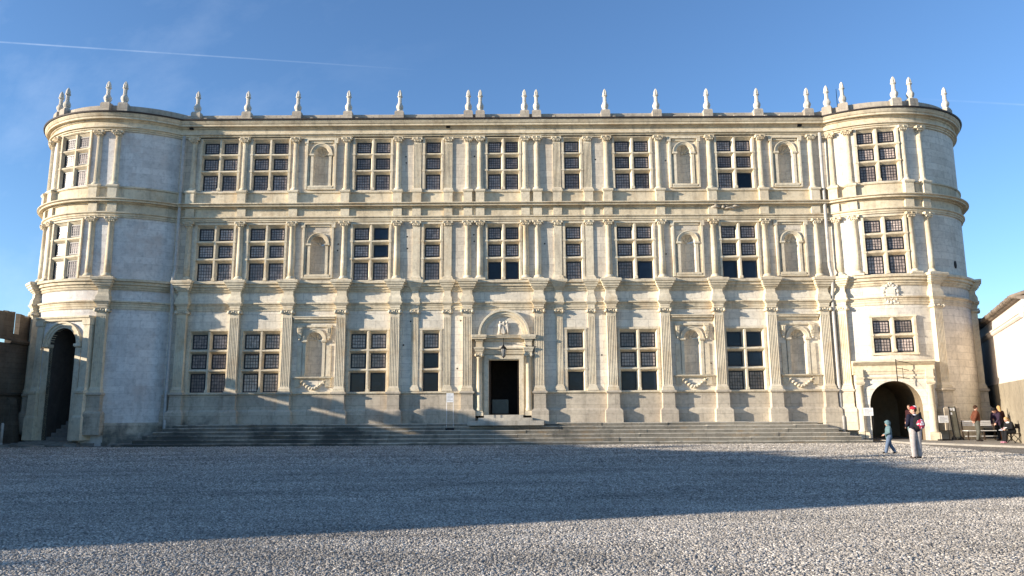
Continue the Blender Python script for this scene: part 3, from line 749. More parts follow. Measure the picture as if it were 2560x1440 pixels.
st = stp.build('stone_steps', [M['step'], M['riser']], None, (X0, 0, 0)); tag(st, 'wide flight of worn grey stone steps running along the foot of the palace', 'steps')
ds = MB().box(-1.75, 2.0, -1.55, .0, .9, 1.12).box(-1.25, 1.45, -1.05, .1, 1.12, 1.26).box(-.98, 1.0, -.62, .5, 1.26, 1.40)
d_ = ds.build('door_step', M['step'], None, (X0, 0, 0)); tag(d_, 'rough worn stone threshold steps below the open main door', 'steps')

def gravel_mat():
    m, nt, bs = new_mat('grey limestone gravel')
    pos = N(nt, 'NewGeometry').outputs['Position']
    v = N(nt, 'TexVoronoi', _Scale=34.); L(nt, pos, v.inputs['Vector'])
    sp = N(nt, 'SeparateColor'); L(nt, v.outputs['Color'], sp.inputs[0])
    c = ramp(nt, sp.outputs[0], [(0., (.18, .16, .14)), (.35, (.33, .30, .262)), (.8, (.45, .415, .36)), (1., (.58, .535, .46))])
    c = mixc(nt, 1., c, ramp(nt, v.outputs['Distance'], [(.0, 1.1), (.55, .55)]), 'MULTIPLY')
    n = N(nt, 'TexNoise', _Scale=.5, _Detail=5.0); L(nt, pos, n.inputs['Vector'])
    c = mixc(nt, 1., c, ramp(nt, n.outputs[0], [(.3, .86), (.7, 1.1)]), 'MULTIPLY')
    L(nt, c, bs.inputs['Base Color']); bs.inputs['Roughness'].default_value = .9; bs.inputs['Specular IOR Level'].default_value = .2
    bp = N(nt, 'Bump', _Strength=.8, _Distance=.03); bp.invert = True; L(nt, v.outputs['Distance'], bp.inputs['Height'])
    bp2 = N(nt, 'Bump', _Strength=.5, _Distance=.12); n2 = N(nt, 'TexNoise', _Scale=3., _Detail=4.0); L(nt, pos, n2.inputs['Vector'])
    L(nt, n2.outputs[0], bp2.inputs['Height']); L(nt, bp.outputs[0], bp2.inputs['Normal']); L(nt, bp2.outputs[0], bs.inputs['Normal'])
    return m
M['gravel'] = gravel_mat()
def pebble_mat():
    m, nt, bs = new_mat('loose gravel stone')
    r_ = N(nt, 'ObjectInfo').outputs['Random']
    c = ramp(nt, r_, [(0., (.15, .135, .12)), (.3, (.33, .30, .258)), (.75, (.45, .41, .355)), (1., (.68, .625, .545))])
    ps = N(nt, 'NewGeometry').outputs['Position']; mp = N(nt, 'Mapping'); mp.inputs['Scale'].default_value = (.22, .7, 1.); L(nt, ps, mp.inputs[0])
    nn = N(nt, 'TexNoise', _Scale=1., _Detail=6.0, _Roughness=.65); L(nt, mp.outputs[0], nn.inputs['Vector'])
    c = mixc(nt, 1., c, ramp(nt, nn.outputs[0], [(.3, .66), (.5, 1.), (.7, 1.25)]), 'MULTIPLY')
    L(nt, c, bs.inputs['Base Color']); bs.inputs['Roughness'].default_value = .85; bs.inputs['Specular IOR Level'].default_value = .25
    return m
M['pebble'] = pebble_mat()
g = MB().add([(-600, -600, 0), (600, -600, 0), (600, 600, 0), (-600, 600, 0)], [(0, 1, 2, 3)])
tag(g.build('ground', M['gravel']), None, None, None, 'structure')
pv = MB().prism([(18.2, -3.3), (19.2, -4.7), (21.6, -8.6), (27., -8.6), (30., 6.), (18.5, 6.)], -.1, .08)
tag(pv.build('pavement', stone('worn pavement', (.33, .305, .265), (.27, .25, .215), None, stain=.4)), None, None, None, 'structure')
fg = MB()
for i in range(46):
    cx, cy = random.uniform(-27, -18.2), random.uniform(-2.3, 1.4)
    n = random.randint(5, 7); a0 = random.random() * 6
    fg.prism([(cx + random.uniform(.35, .7) * math.cos(a0 + 2 * PI * q / n) * 1.2, cy + random.uniform(.3, .5) * math.sin(a0 + 2 * PI * q / n)) for q in range(n)], -.05, .07 + random.uniform(0, .07) + .03 * (cy + 2.3))
fg.box(-27.5, -18., -.9, 4., -.1, .115)
for k in range(4): fg.box(-24.6 + .15 * k, -21.2 - .1 * k, -1.9 + .28 * k, 1., .1, .14 + .05 * k)
tag(fg.build('stone_paving', M['flag']), None, None, None, 'structure')

# loose gravel in front (nobody could count it)
pg = []
for q in range(3):
    rr = random.Random(q); mb = MB(); vs, fs = [], []
    for j in range(5):
        t = PI * j / 4
        for i in range(6):
            a = 2 * PI * (i + .5 * (j % 2)) / 6; k_ = rr.uniform(.8, 1.15)
            vs.append((k_ * math.sin(t) * math.cos(a), k_ * .8 * math.sin(t) * math.sin(a), -.62 * math.cos(t) * k_))
    for j in range(4):
        for i in range(6): fs.append((j * 6 + i, j * 6 + (i + 1) % 6, (j + 1) * 6 + (i + 1) % 6, (j + 1) * 6 + i))
    mb.add(vs, fs); pg.append(mb.mesh('pebble', [M['pebble']]))
pcol = bpy.data.collections.new('pebble shapes')
for me in pg: pcol.objects.link(bpy.data.objects.new('pebble', me))
def gravel_field(y0, y1, x0a, x1a, x0b, x1b, dens, size, seed):
    mb = MB().add([(x0a, y0, .004), (x1a, y0, .004), (x1b, y1, .004), (x0b, y1, .004)], [(0, 1, 2, 3)])
    o = mb.build('loose_gravel', M['gravel']); tag(o, None, None, None, 'stuff')
    ng = bpy.data.node_groups.new('scatter gravel', 'GeometryNodeTree')
    ng.interface.new_socket('Geometry', in_out='INPUT', socket_type='NodeSocketGeometry'); ng.interface.new_socket('Geometry', in_out='OUTPUT', socket_type='NodeSocketGeometry')
    nd = ng.nodes; gi, go = nd.new('NodeGroupInput'), nd.new('NodeGroupOutput')
    dp = nd.new('GeometryNodeDistributePointsOnFaces'); dp.inputs['Density'].default_value = dens; dp.inputs['Seed'].default_value = seed
    ci = nd.new('GeometryNodeCollectionInfo'); ci.inputs['Collection'].default_value = pcol; ci.inputs['Separate Children'].default_value = True; ci.inputs['Reset Children'].default_value = True
    ip = nd.new('GeometryNodeInstanceOnPoints'); ip.inputs['Pick Instance'].default_value = True
    rv = nd.new('FunctionNodeRandomValue'); rv.data_type = 'FLOAT_VECTOR'; rv.inputs[0].default_value = (-.5, -.5, 0); rv.inputs[1].default_value = (.5, .5, 6.28)
    rs = nd.new('FunctionNodeRandomValue'); rs.data_type = 'FLOAT'; rs.inputs[2].default_value = size * .4; rs.inputs[3].default_value = size * 1.55; rs.inputs['Seed'].default_value = 5
    jg = nd.new('GeometryNodeJoinGeometry'); l = ng.links.new
    l(gi.outputs[0], dp.inputs['Mesh']); l(dp.outputs['Points'], ip.inputs['Points']); l(ci.outputs[0], ip.inputs['Instance'])
    l(rv.outputs[0], ip.inputs['Rotation']); l(rs.outputs[1], ip.inputs['Scale'])
    l(ip.outputs[0], jg.inputs[0]); l(gi.outputs[0], jg.inputs[0]); l(jg.outputs[0], go.inputs[0])
    md = o.modifiers.new('scatter', 'NODES'); md.node_group = ng
    return o
gravel_field(-31.4, -24., -5.5, 5.8, -10.8, 11.6, 1900., .0145, 1)
gravel_field(-24., -15., -10.8, 11.6, -17.2, 18., 800., .0185, 2)
gravel_field(-15., -2.4, -17.2, 18., -25., 18., 260., .03, 3)

# ------------------------------------------------------------------ courtyard walls west (shade the court) and wing east
def poly_wall(name, path, thick, prof, mat_, label, cat, h0=-.1):
    """wall along y with a stepped top: path x, list of (y, height)"""
    mb = MB()
    for (ya, ha), (yb, hb) in zip(prof, prof[1:]):
        mb.add([(path, ya, h0), (path, yb, h0), (path, yb, hb), (path, ya, ha), (path - thick, ya, h0), (path - thick, yb, h0), (path - thick, yb, hb), (path - thick, ya, ha)],
               [(0, 1, 2, 3), (7, 6, 5, 4), (3, 2, 6, 7), (0, 3, 7, 4), (1, 5, 6, 2)])
    o = mb.build(name, mat_); tag(o, label, cat); return o
rw = thing('ruined_wall', 'dark ruined rubble wall with slit openings joining the left tower', 'wall', (-25.25, 0, 0))
lw = MB()
lw.box(-.8, 0, -9., 1.4, -.1, 5.1)
for k in range(5): lw.prism([(.0, -.1), (.55, -.1), (.32, 1.5), (.16, 2.3), (.0, 2.42)], -1.1 - k * 2.6, -.55 - k * 2.6, axis='y', T=None)
lw.build('lower_wall', M['ruin'], rw)
MB().band([(-.2, 5.05), (.10, 5.1), (.16, 5.2), (.16, 5.28), (-.2, 5.36)], -1.4, 9., 1).build('ledge', M['ruin'], rw, (0, 0, 0), R(90)).location = (0, 0, 0)
MB().lathe([(.09, 0), (.09, 10.2)], 8, T=Matrix.Translation((.02, 1.3, 2.55)) @ Matrix.Rotation(PI / 2, 4, 'X')).build('string_course', M['ruin'], rw)
up = MB()
for (ya, yb, h) in ((1.0, -.62, 6.62), (-1.02, -2.4, 6.7), (-2.4, -3.0, 6.3), (-3.0, -4.6, 5.75), (-4.6, -6.4, 5.9), (-6.4, -9., 6.7)):
    n = 5
    for q in range(n):
        a, b_ = ya + (yb - ya) * q / n, ya + (yb - ya) * (q + 1) / n
        h0, h1 = h + random.uniform(-.07, .07), h + random.uniform(-.07, .07)
        up.add([(-.30, a, 5.3), (-.05, a, 5.3), (-.05, b_, 5.3), (-.30, b_, 5.3), (-.30, a, h0), (-.05, a, h0 - .03), (-.05, b_, h1 - .03), (-.30, b_, h1)], [(0, 1, 2, 3), (7, 6, 5, 4), (0, 4, 5, 1), (1, 5, 6, 2), (2, 6, 7, 3), (3, 7, 4, 0)])
up.box(-.30, -.05, -1.02, -.62, 5.3, 5.6)
up.build('broken_parapet', M['ruin'], rw)
wg = poly_wall('tall_court_wall', -27.2, 1.1, [(-8.8, 6.7), (-11., 6.5), (-12.8, 7.0), (-13.8, 6.9), (-16., 7.3), (-17.2, 7.6), (-19.6, 7.9), (-22., 8.4), (-26., 8.7), (-29.5, 8.8), (-33.2, 9.2), (-34.85, 9.3)], M['ruin'], 'tall old stone wall closing the left side of the courtyard', 'wall')

ew = thing('east_wing', 'cream rendered wing with tiled eaves to the right of the right tower', 'building', (28.51, 7.22, 0))
dv = Vector((23.7 - 28.4, -4.5 - 5., 0)).normalized(); nv = Vector((dv.y, -dv.x, 0))   # along the face, and outwards
ang = math.atan2(dv.y, dv.x)
def ewp(name, mb, mat_):
    o = mb.build(name, mat_, ew); o.rotation_euler = (0, 0, ang); return o
LEN = 17.5
# local: x along the face towards the viewer, -y = outwards
ewp('wall', MB().box(0, LEN, 0, 7., 2.8, 6.05), M['render'])
lowb = MB().box(0, LEN, -.03, 7., -.1, 2.8); ewp('wall_base', lowb, M['renderbase'])
ewp('string_course', MB().band([(-.1, 5.25), (.05, 5.25), (.11, 5.32), (.11, 5.40), (.15, 5.42), (.15, 5.48), (-.1, 5.5)], -.12, LEN), M['render'])
ewp('eaves', MB().band([(-.2, 5.98), (.12, 6.02), (.19, 6.08), (.19, 6.14), (-.2, 6.16)], -.2, LEN), M['tile'])
rt = MB()
rr = random.Random(3)
for i in range(int(LEN / .2)):
    x = -.15 + i * .2; T = Matrix.Translation((x, -.30 + rr.uniform(-.03, .03), 6.16 + rr.uniform(-.015, .02))) @ Matrix.Rotation(R(-72), 4, 'X')
    rt.lathe([(.095, 0), (.08, 6.0)], 8, T=T)
rt.add([(-.2, -.1, 6.13), (LEN, -.1, 6.13), (LEN, 5.6, 8.0), (-.2, 5.6, 8.0)], [(0, 1, 2, 3)])
ewp('roof', rt, M['tile'])
gw = MB().box(22.0, 36, 7.4, 8.1, -.1, 6.95).box(22., 36.2, 7.3, 8.2, 6.95, 7.1)
tag(gw.build('courtyard_wall', M['darkstone']), 'dark stone wall closing the gap between right tower and cream wing', 'wall')
cbl = MB().tube([(25.6, 2.6, 7.6), (26.6, 4.0, 7.15), (28.2, 6.6, 6.5)], .05, 6)
tag(cbl.build('cable', M['cable']), 'thick dark cable sloping from the right tower down to the tiled wing', 'cable')

# trees beyond the west wing give the shade its ragged edge
lf = plain('holm oak leaf', (.055, .075, .03), .7, 0, .4)
bk = plain('bark', (.09, .07, .05), .9, 0, .3)
def shade_tree(x, y, h, cr, seed, label='dark evergreen oak rising behind the tall court wall', group='oaks behind the tall court wall'):
    rr = random.Random(seed)
    t = thing('oak_tree', label, 'tree', (x, y, 0), group=group)
    MB().tube([(0, 0, -.1), (.1, 0, h * .35), (0, .1, h * .7), (.1, 0, h * .9)], [.3, .24, .14, .05], 8).build('trunk', bk, t)
    mb = MB()
    cl = [(rr.gauss(0, cr * .45), rr.gauss(0, cr * .7), h * .84 + rr.gauss(0, cr * .4)) for _ in range(22)]
    for c in cl:
        for _ in range(70):
            p_ = Vector((rr.gauss(c[0], cr * .2), rr.gauss(c[1], cr * .2), rr.gauss(c[2], cr * .16)))
            a, b_ = Vector((rr.uniform(-1, 1), rr.uniform(-1, 1), rr.uniform(-1, 1))).normalized() * .15, Vector((rr.uniform(-1, 1), rr.uniform(-1, 1), rr.uniform(-1, 1))).normalized() * .10
            mb.add([p_ - a, p_ + b_, p_ + a, p_ - b_], [(0, 1, 2, 3)])
    mb.build('crown', lf, t)
for i, a in enumerate([(-29.6, -10.6, 6.9, 1.0), (-30., -13.2, 7.4, 1.2), (-29.7, -15.6, 7.9, 1.2), (-30.2, -18., 8.4, 1.3), (-29.8, -20.6, 8.9, 1.3), (-30.4, -23.4, 9.6, 1.4), (-30., -26.2, 10., 1.4), (-30.3, -29., 10.3, 1.3)]): shade_tree(*a, 20 + i)
shade_tree(-28.9, -36.3, 5.5, .5, 50, 'unseen slender tree added past the near end of the tall court wall for its shadow', None)  # out of view, added to lay a thin shadow streak on the near gravel
# ------------------------------------------------------------------ people
def cloth(name, c, var=.2, sc=9.): return plain(name, c, .85, 0, var, sc, .2)
K = {'skin': plain('skin', (.50, .28, .20), .55, 0, .06), 'navy': cloth('navy wool', (.012, .012, .026)), 'beige': cloth('pale grey beige cotton', (.40, .36, .34)), 'teal': cloth('faded teal cloth', (.12, .19, .205)),
     'denim': cloth('blue grey denim', (.11, .15, .22)), 'russet': cloth('russet leather', (.13, .045, .025)), 'olive': cloth('olive grey trousers', (.09, .09, .075)), 'black': cloth('black cloth', (.012, .012, .014)),
     'plum': cloth('dark plum cloth', (.03, .018, .035)), 'maroon': cloth('dark maroon cloth', (.045, .014, .016)), 'tan': cloth('tan tights', (.33, .13, .05)), 'red': cloth('red knit', (.42, .02, .04)),
     'whitec': cloth('white knit', (.72, .70, .70), .05), 'brownhair': cloth('brown hair', (.045, .022, .012), .4, 30.), 'blond': cloth('blond hair', (.42, .27, .12), .3, 30.), 'pink': cloth('pink trainers', (.55, .25, .32)), 'eye': plain('dark eye', (.02, .015, .012), .3), 'shoe': cloth('dark shoes', (.03, .022, .02))}
def cap(mb, a, ra, b, rb):
    mb.ball(a, ra, 10); mb.ball(b, rb, 10); mb.tube([a, b], [ra, rb], 10)
def skin_obj(mb, name, mat_, parent, vox):
    o = mb.build(name, mat_, parent)
    m = o.modifiers.new('one surface', 'REMESH'); m.mode = 'VOXEL'; m.voxel_size = vox; m.use_smooth_shade = True
    s_ = o.modifiers.new('soft', 'SMOOTH'); s_.iterations = 3; s_.factor = .5
    return o
def person(label, cat, loc, rz, H, pose, wear, group=None, child=False):
    k = H / 1.70
    t = thing('person', label, cat, loc, rz, group); t.scale = (k, k, k)
    J = dict(pel=(0, 0, .95), chest=(0, 0, 1.27), neck=(0, .01, 1.43), head=(0, -.015, 1.575),
             shL=(.17, .01, 1.38), shR=(-.17, .01, 1.38), elL=(.225, .04, 1.12), elR=(-.225, .04, 1.12), wrL=(.22, -.06, .89), wrR=(-.22, -.06, .89),
             hipL=(.085, 0, .92), hipR=(-.085, 0, .92), knL=(.095, -.02, .50), knR=(-.095, -.02, .50), anL=(.10, .02, .09), anR=(-.10, .02, .09))
    turn = pose.pop('turn', 0.); J.update(pose)
    V = {a: Vector(b) for a, b in J.items()}
    hs = 1.22 if child else 1.
    up = (V['head'] - V['neck']).normalized()
    Th = Matrix.Translation(V['head']) @ Matrix.Rotation(turn, 4, 'Z') @ up.to_track_quat('Z', 'Y').to_matrix().to_4x4() @ Matrix.Rotation(0, 4, 'Z')
    # keep the face pointing along the person's front
    fx = Vector((math.sin(turn), -math.cos(turn), 0)); fx = (fx - up * fx.dot(up)).normalized(); rx = fx.cross(up) * -1
    Th = Matrix(((rx.x, -fx.x, up.x, V['head'].x), (rx.y, -fx.y, up.y, V['head'].y), (rx.z, -fx.z, up.z, V['head'].z), (0, 0, 0, 1)))
    hp = lambda x, y, z: Th @ Vector((x * hs, y * hs, z * hs))
    b = MB()
    b.ball((0, 0, .01), (.076 * hs, .095 * hs, .105 * hs), 14, T=Th); b.ball((0, -.02 * hs, -.055 * hs), (.058 * hs, .070 * hs, .060 * hs), 12, T=Th)
    cap(b, hp(0, -.090, .0), .010, hp(0, -.108, -.028), .014)
    b.ball((0, -.088 * hs, -.068 * hs), (.024, .012, .008), 8, T=Th)
    for s_ in (-1, 1): b.ball((s_ * .078 * hs, .005, -.01), (.012, .022, .032), 8, T=Th)
    cap(b, V['neck'] - up * .04, .058, V['head'] - up * .05, .052)
    cap(b, V['pel'], .125, V['chest'], .13); b.ball(V['chest'] + Vector((0, 0, .05)), (.17, .105, .12), 12)
    for s_ in 'LR':
        cap(b, V['sh' + s_], .055, V['el' + s_], .040); cap(b, V['el' + s_], .040, V['wr' + s_], .028)
        cap(b, V['hip' + s_], .085, V['kn' + s_], .055); cap(b, V['kn' + s_], .055, V['an' + s_], .040)
        d = (V['wr' + s_] - V['el' + s_]).normalized(); side = d.cross(Vector((0, 1, 0)))
        side = side.normalized() if side.length > .1 else Vector((1, 0, 0)); pn = side.cross(d).normalized()
        w0 = V['wr' + s_]; cap(b, w0 + d * .02, .026, w0 + d * .075, .030); cap(b, w0 + d * .05 + side * .016, .022, w0 + d * .05 - side * .016, .022)
        for q, ln in enumerate((.060, .072, .068, .052)):
            r0 = w0 + d * .085 + side * (.026 - .0175 * q); m0 = r0 + d * ln * .55 + pn * .006; cap(b, r0, .0095, m0, .009); cap(b, m0, .009, m0 + d * ln * .4 + pn * .020, .0078)
        t0 = w0 + d * .035 + side * .026; cap(b, t0, .012, t0 + d * .04 + side * .022 + pn * .008, .010); cap(b, t0 + d * .04 + side * .022 + pn * .008, .010, t0 + d * .065 + side * .020 + pn * .02, .0085)
    skin_obj(b, 'body', K['skin'], t, .0085)
    e = MB()
    for s_ in (-1, 1): e.ball((s_ * .031 * hs, -.088 * hs, .005), (.013, .009, .008), 8, T=Th)
    e.build('eyes', K['eye'], t)
    for s_ in 'LR':
        f_ = Vector((.02 if s_ == 'L' else -.02, -.15, 0)) if 'toe' + s_ not in V else V['toe' + s_] - V['an' + s_]
        sm = MB(); a = V['an' + s_]; cap(sm, a + Vector((0, .03, -.035)), .047, Vector((a.x + f_.x, a.y + f_.y, a.z + f_.z - .045)), .040); cap(sm, a, .046, a + Vector((0, 0, -.04)), .045)
        skin_obj(sm, 'shoe', K[wear.get('shoe', 'shoe')], t, .012)
    tr = MB(); ease = wear.get('ease', 1.)
    cap(tr, V['pel'] + Vector((-.03, 0, .04)), .135, V['pel'] + Vector((.03, 0, .04)), .135)
    for s_ in 'LR':
        cap(tr, V['hip' + s_], .108 * ease, V['kn' + s_], .078 * ease); cap(tr, V['kn' + s_], .078 * ease, V['an' + s_] + Vector((0, 0, .01)), .066 * ease)
    skin_obj(tr, 'trousers', K[wear['trousers']], t, .014)
    jk = MB(); low = wear.get('hem', .0)
    cap(jk, V['pel'] + Vector((-.03, 0, .02 - low)), .15, V['chest'] + Vector((-.03, 0, 0)), .155); cap(jk, V['pel'] + Vector((.03, 0, .02 - low)), .15, V['chest'] + Vector((.03, 0, 0)), .155)
    jk.ball(V['chest'] + Vector((0, 0, .05)), (.195, .135, .14), 12); cap(jk, V['chest'], .12, V['neck'] - up * .02, .075)
    for s_ in 'LR':
        cap(jk, V['sh' + s_], .078, V['el' + s_], .062); cap(jk, V['el' + s_], .062, V['wr' + s_], .048)
    skin_obj(jk, 'jacket', K[wear['jacket']], t, .014)
    hw = wear.get('hair')
    if hw:
        h = MB(); h.ball((0, .022 * hs, .028 * hs), (.090 * hs, .098 * hs, .105 * hs), 14, T=Th)
        if wear.get('long'): cap(h, hp(0, .06, -.02), .075, hp(0, .075, -.15), .06)
        skin_obj(h, 'hair', K[hw], t, .012)
    if 'cap' in wear:
        h = MB(); h.lathe([(.099, .025), (.104, .05), (.098, .09), (.07, .125), (.02, .14)], 18, T=Th @ Matrix.Translation((0, .012, 0)))
        o = skin_obj(h, 'cap', K[wear['cap']], t, .010)
        if 'crownpatch' in wear:
            h = MB(); h.ball((0, .055, .095), (.075, .075, .06), 12, T=Th); skin_obj(h, 'cap_panel', K[wear['crownpatch']], t, .010)
    if 'hood' in wear:
        h = MB(); h.ball((0, .022 * hs, .02 * hs), (.112 * hs, .118 * hs, .132 * hs), 14, T=Th); cap(h, hp(0, .03, -.05), .095, V['neck'], .10); cap(h, hp(0, .0, .10), .05, hp(0, -.085, .085), .035)
        skin_obj(h, 'hood', K[wear['hood']], t, .014)
    if 'collar' in wear:
        h = MB(); h.lathe([(.085, -.06), (.09, -.02), (.078, .015)], 16, T=Matrix.Translation(V['neck'])); skin_obj(h, 'collar', K[wear['collar']], t, .010)
    return t
P1 = person('person in a dark jacket, red cap and pale trousers, with a backpack', 'person', (13.33, -13.29, 0), R(-180), 1.70,
       dict(turn=R(68), anL=(.12, .03, .09), anR=(-.10, -.05, .09), knL=(.11, 0, .50), knR=(-.10, -.05, .5), wrL=(.17, -.20, 1.05), elL=(.235, .0, 1.13), wrR=(-.16, -.20, 1.05), elR=(-.235, 0, 1.13)),
       dict(jacket='navy', trousers='beige', hair='brownhair', cap='red', crownpatch='whitec', collar='whitec', ease=1.15))
person('child in a hooded teal coat striding across the gravel', 'person', (13.72, -10.75, 0), R(-97), 1.17,
       dict(knL=(.09, -.14, .51), anL=(.09, -.24, .10), toeL=(.09, -.38, .12), knR=(-.09, .05, .50), anR=(-.09, .27, .13), toeR=(-.09, .14, .06), wrL=(.16, -.24, 1.03), elL=(.22, -.04, 1.12), wrR=(-.16, -.20, 1.00), elR=(-.22, .04, 1.12), head=(0, -.02, 1.585)),
       dict(jacket='teal', trousers='denim', hood='teal', hem=.14, ease=1.2, shoe='shoe'), child=True)
person('person in a russet jacket and olive trousers standing before the white bench', 'person', (21.75, -3.1, .08), R(75), 1.66,
       dict(turn=R(10), wrL=(.15, .13, .97), elL=(.25, .12, 1.12), wrR=(-.15, .13, .97), elR=(-.25, .12, 1.12), knL=(.09, -.04, .5), anL=(.09, -.05, .09), anR=(-.09, .06, .09)),
       dict(jacket='russet', trousers='olive', hair='brownhair', collar='black'))
person('person in maroon standing inside the dark archway of the right tower', 'person', (19.75, -1.05, .07), R(-70), 1.72,
       dict(wrL=(.12, -.30, 1.05), elL=(.23, -.05, 1.12), anL=(.09, -.10, .09), anR=(-.09, .1, .09)), dict(jacket='maroon', trousers='teal', hair='brownhair'))
person('person in a black cap and dark plum coat leaning over the seated reader', 'person', (22.95, -2.9, .08), R(-70), 1.60,
       dict(chest=(0, -.14, 1.24), neck=(0, -.25, 1.38), head=(0, -.34, 1.50), shL=(.17, -.22, 1.33), shR=(-.17, -.22, 1.33), elL=(.2, -.30, 1.08), elR=(-.2, -.28, 1.08), wrL=(.14, -.45, .90), wrR=(-.16, -.34, .86)),
       dict(jacket='plum', trousers='black', hair='brownhair', cap='black', hem=.1))
person('blond person in a dark coat and tan tights standing with back to the court', 'person', (23.25, -2.5, .08), R(195), 1.64,
       dict(turn=R(-30), wrL=(.12, -.25, 1.05), elL=(.23, 0, 1.12)), dict(jacket='maroon', trousers='tan', hair='blond', long=1, hem=.12, ease=.8))
person('blond seated person bent over a leaflet, dark clothes and pink trainers', 'person', (22.10, -5.0, .08), R(-84), 1.54,
       dict(pel=(0, 0, .55), hipL=(.09, -.02, .52), hipR=(-.09, -.02, .52), knL=(.10, -.44, .54), knR=(-.10, -.42, .54), anL=(.11, -.50, .09), anR=(-.10, -.40, .09), chest=(0, -.10, .86), neck=(0, -.19, 1.02), head=(0, -.27, 1.13),
            shL=(.17, -.16, .97), shR=(-.17, -.16, .97), elL=(.22, -.20, .73), elR=(-.22, -.20, .73), wrL=(.11, -.42, .68), wrR=(-.11, -.42, .68)),
       dict(jacket='black', trousers='black', hair='blond', long=1, shoe='pink', collar='whitec'))
lf_ = MB().box(-.14, .14, -.11, .11, -.004, .004).box(-.13, .0, -.09, .08, .0045, .006, 1).box(.02, .12, -.02, .08, .0045, .006, 2)
o = lf_.build('leaflet', [M['paper'], plain('blue print', (.12, .16, .36), .6), plain('pink print', (.55, .16, .20), .6)], None, (21.69, -5.0, .70)); o.rotation_euler = (0, R(-28), R(5))
tag(o, 'printed leaflet in the hands of the seated reader', 'leaflet')
# backpack on the back of the first person
def pack_mat():
    m, nt, bs = new_mat('red and white patterned nylon'); tc = N(nt, 'TexCoord').outputs['Object']
    v = N(nt, 'TexVoronoi', _Scale=20.); L(nt, tc, v.inputs['Vector']); sp = N(nt, 'SeparateColor'); L(nt, v.outputs['Color'], sp.inputs[0])
    L(nt, ramp(nt, sp.outputs[0], [(.0, (.40, .02, .06)), (.58, (.45, .03, .07)), (.60, (.72, .68, .70)), (1., (.75, .72, .72))]), bs.inputs['Base Color']); bs.inputs['Roughness'].default_value = .6
    return m
a = R(-180); bk_ = Vector((-math.sin(a), math.cos(a), 0))
bp_ = thing('backpack', 'black backpack with red and white pocket worn by the person in red cap', 'backpack', (13.33 + bk_.x * .25, -13.29 + bk_.y * .25, 1.0), a)
m_ = MB(); m_.ball((0, 0, .18), (.17, .13, .24), 14); m_.ball((0, .02, .08), (.165, .13, .15), 12); m_.tube([(-.05, -.02, .40), (0, -.02, .46), (.05, -.02, .40)], .012, 6)
skin_obj(m_, 'main_bag', K['black'], bp_, .012)
m_ = MB(); m_.ball((-.02, .085, .13), (.145, .075, .175), 12); skin_obj(m_, 'front_pocket', pack_mat(), bp_, .010)
for sx in (-1, 1): MB().tube([(sx * .11, -.10, .36), (sx * .13, -.20, .44), (sx * .14, -.40, .36), (sx * .14, -.42, .22), (sx * .15, -.28, .08), (sx * .13, -.08, .0)], .018, 6).build('strap', K['black'], bp_)

# ------------------------------------------------------------------ street furniture
bn = thing('garden_bench', 'white slatted bench against the foot of the right tower', 'bench', (22.65, -1.95, .08), R(3))
def slat(nm, x0, x1, y0, y1, z0, z1, mt): MB().box(x0, x1, y0, y1, z0, z1).build(nm, mt, bn)
W2 = .81
for z in (.68, .77, .86): slat('back_slat', -W2, W2, .23 + (z - .6) * .12, .26 + (z - .6) * .12, z, z + .06, M['white'])
for q in range(4): slat('seat_slat', -W2, W2, -.20 + q * .105, -.11 + q * .105, .435, .465, M['white'])
slat('stretcher', -W2, W2, -.02, .02, .17, .21, M['white'])
for x in (-.80, 0, .80): MB().box(x - .025, x + .025, .19, .23, 0, .43).box(x - .025, x + .025, -.20, -.16, 0, .43).box(x - .0245, x + .0245, -.2, .23, .40, .434).prism([(.19, .43), (.225, .43), (.265, .94), (.235, .94)], x - .0255, x + .0255, axis='x').build('support', M['darkwood'], bn)
ch = thing('folding_chair', 'dark metal folding chair under the seated reader', 'chair', (22.15, -5.0, .05), R(-84))
MB().box(-.21, .21, -.20, .22, .42, .45).build('seat', M['darkwood'], ch)
MB().box(-.21, .21, .26, .28, .66, .86).build('backrest', M['darkwood'], ch)
for sx in (-1, 1):
    MB().tube([(sx * .20, -.22, 0), (sx * .20, .24, .46), (sx * .20, .28, .88)], .014, 6).build('leg', M['iron'], ch); MB().tube([(sx * .18, .24, 0), (sx * .18, -.18, .43)], .014, 6).build('leg', M['iron'], ch)
def lines(mb, x0, x1, y, z0, z1, n, mi):
    for i in range(n):
        z = z1 - (z1 - z0) * (i + .5) / n; w_ = (x1 - x0) * (.9 if i % 3 else .55)
        mb.box(x0 + (x1 - x0) * .05, x0 + (x1 - x0) * .05 + w_, y - .002, y + .002, z - .008, z + .008, mi)
def notice(label, loc, rz, w_, z0, z1, foot, mt_post, tilt=0.):
    t = thing('notice_stand', label, 'sign', loc, rz)
    for sx in (-1, 1): MB().tube([(sx * (w_ / 2 - .015), .02, .03), (sx * (w_ / 2 - .015), .02, z1)], .014, 6).build('post', mt_post, t)
    p = MB().box(-w_ / 2, w_ / 2, -.012, .004, z0, z1, 0); lines(p, -w_ / 2 + .03, w_ / 2 - .03, -.0125, z0 + .05, z1 - .05, 5, 1)
    p.build('placard', [M['paper'], M['ink']], t)
    MB().box(-w_ / 2 - .03, w_ / 2 + .03, -.14, .18, 0, foot).build('foot', M['iron'], t)
notice('white notice on two thin posts left of the right tower archway', (17.28, -1.9, .15), R(-8), .44, 1.12, 1.50, .03, M['iron'])
notice('small white notice on a dark stand right of the right tower archway', (20.75, -2.15, .08), R(4), .48, .84, 1.18, .06, M['iron'])
notice('tall pale information stand with two white posts left of the main door', (-3.1, -1.35, .68), 0, .36, 1.36, 1.80, .10, M['white'])
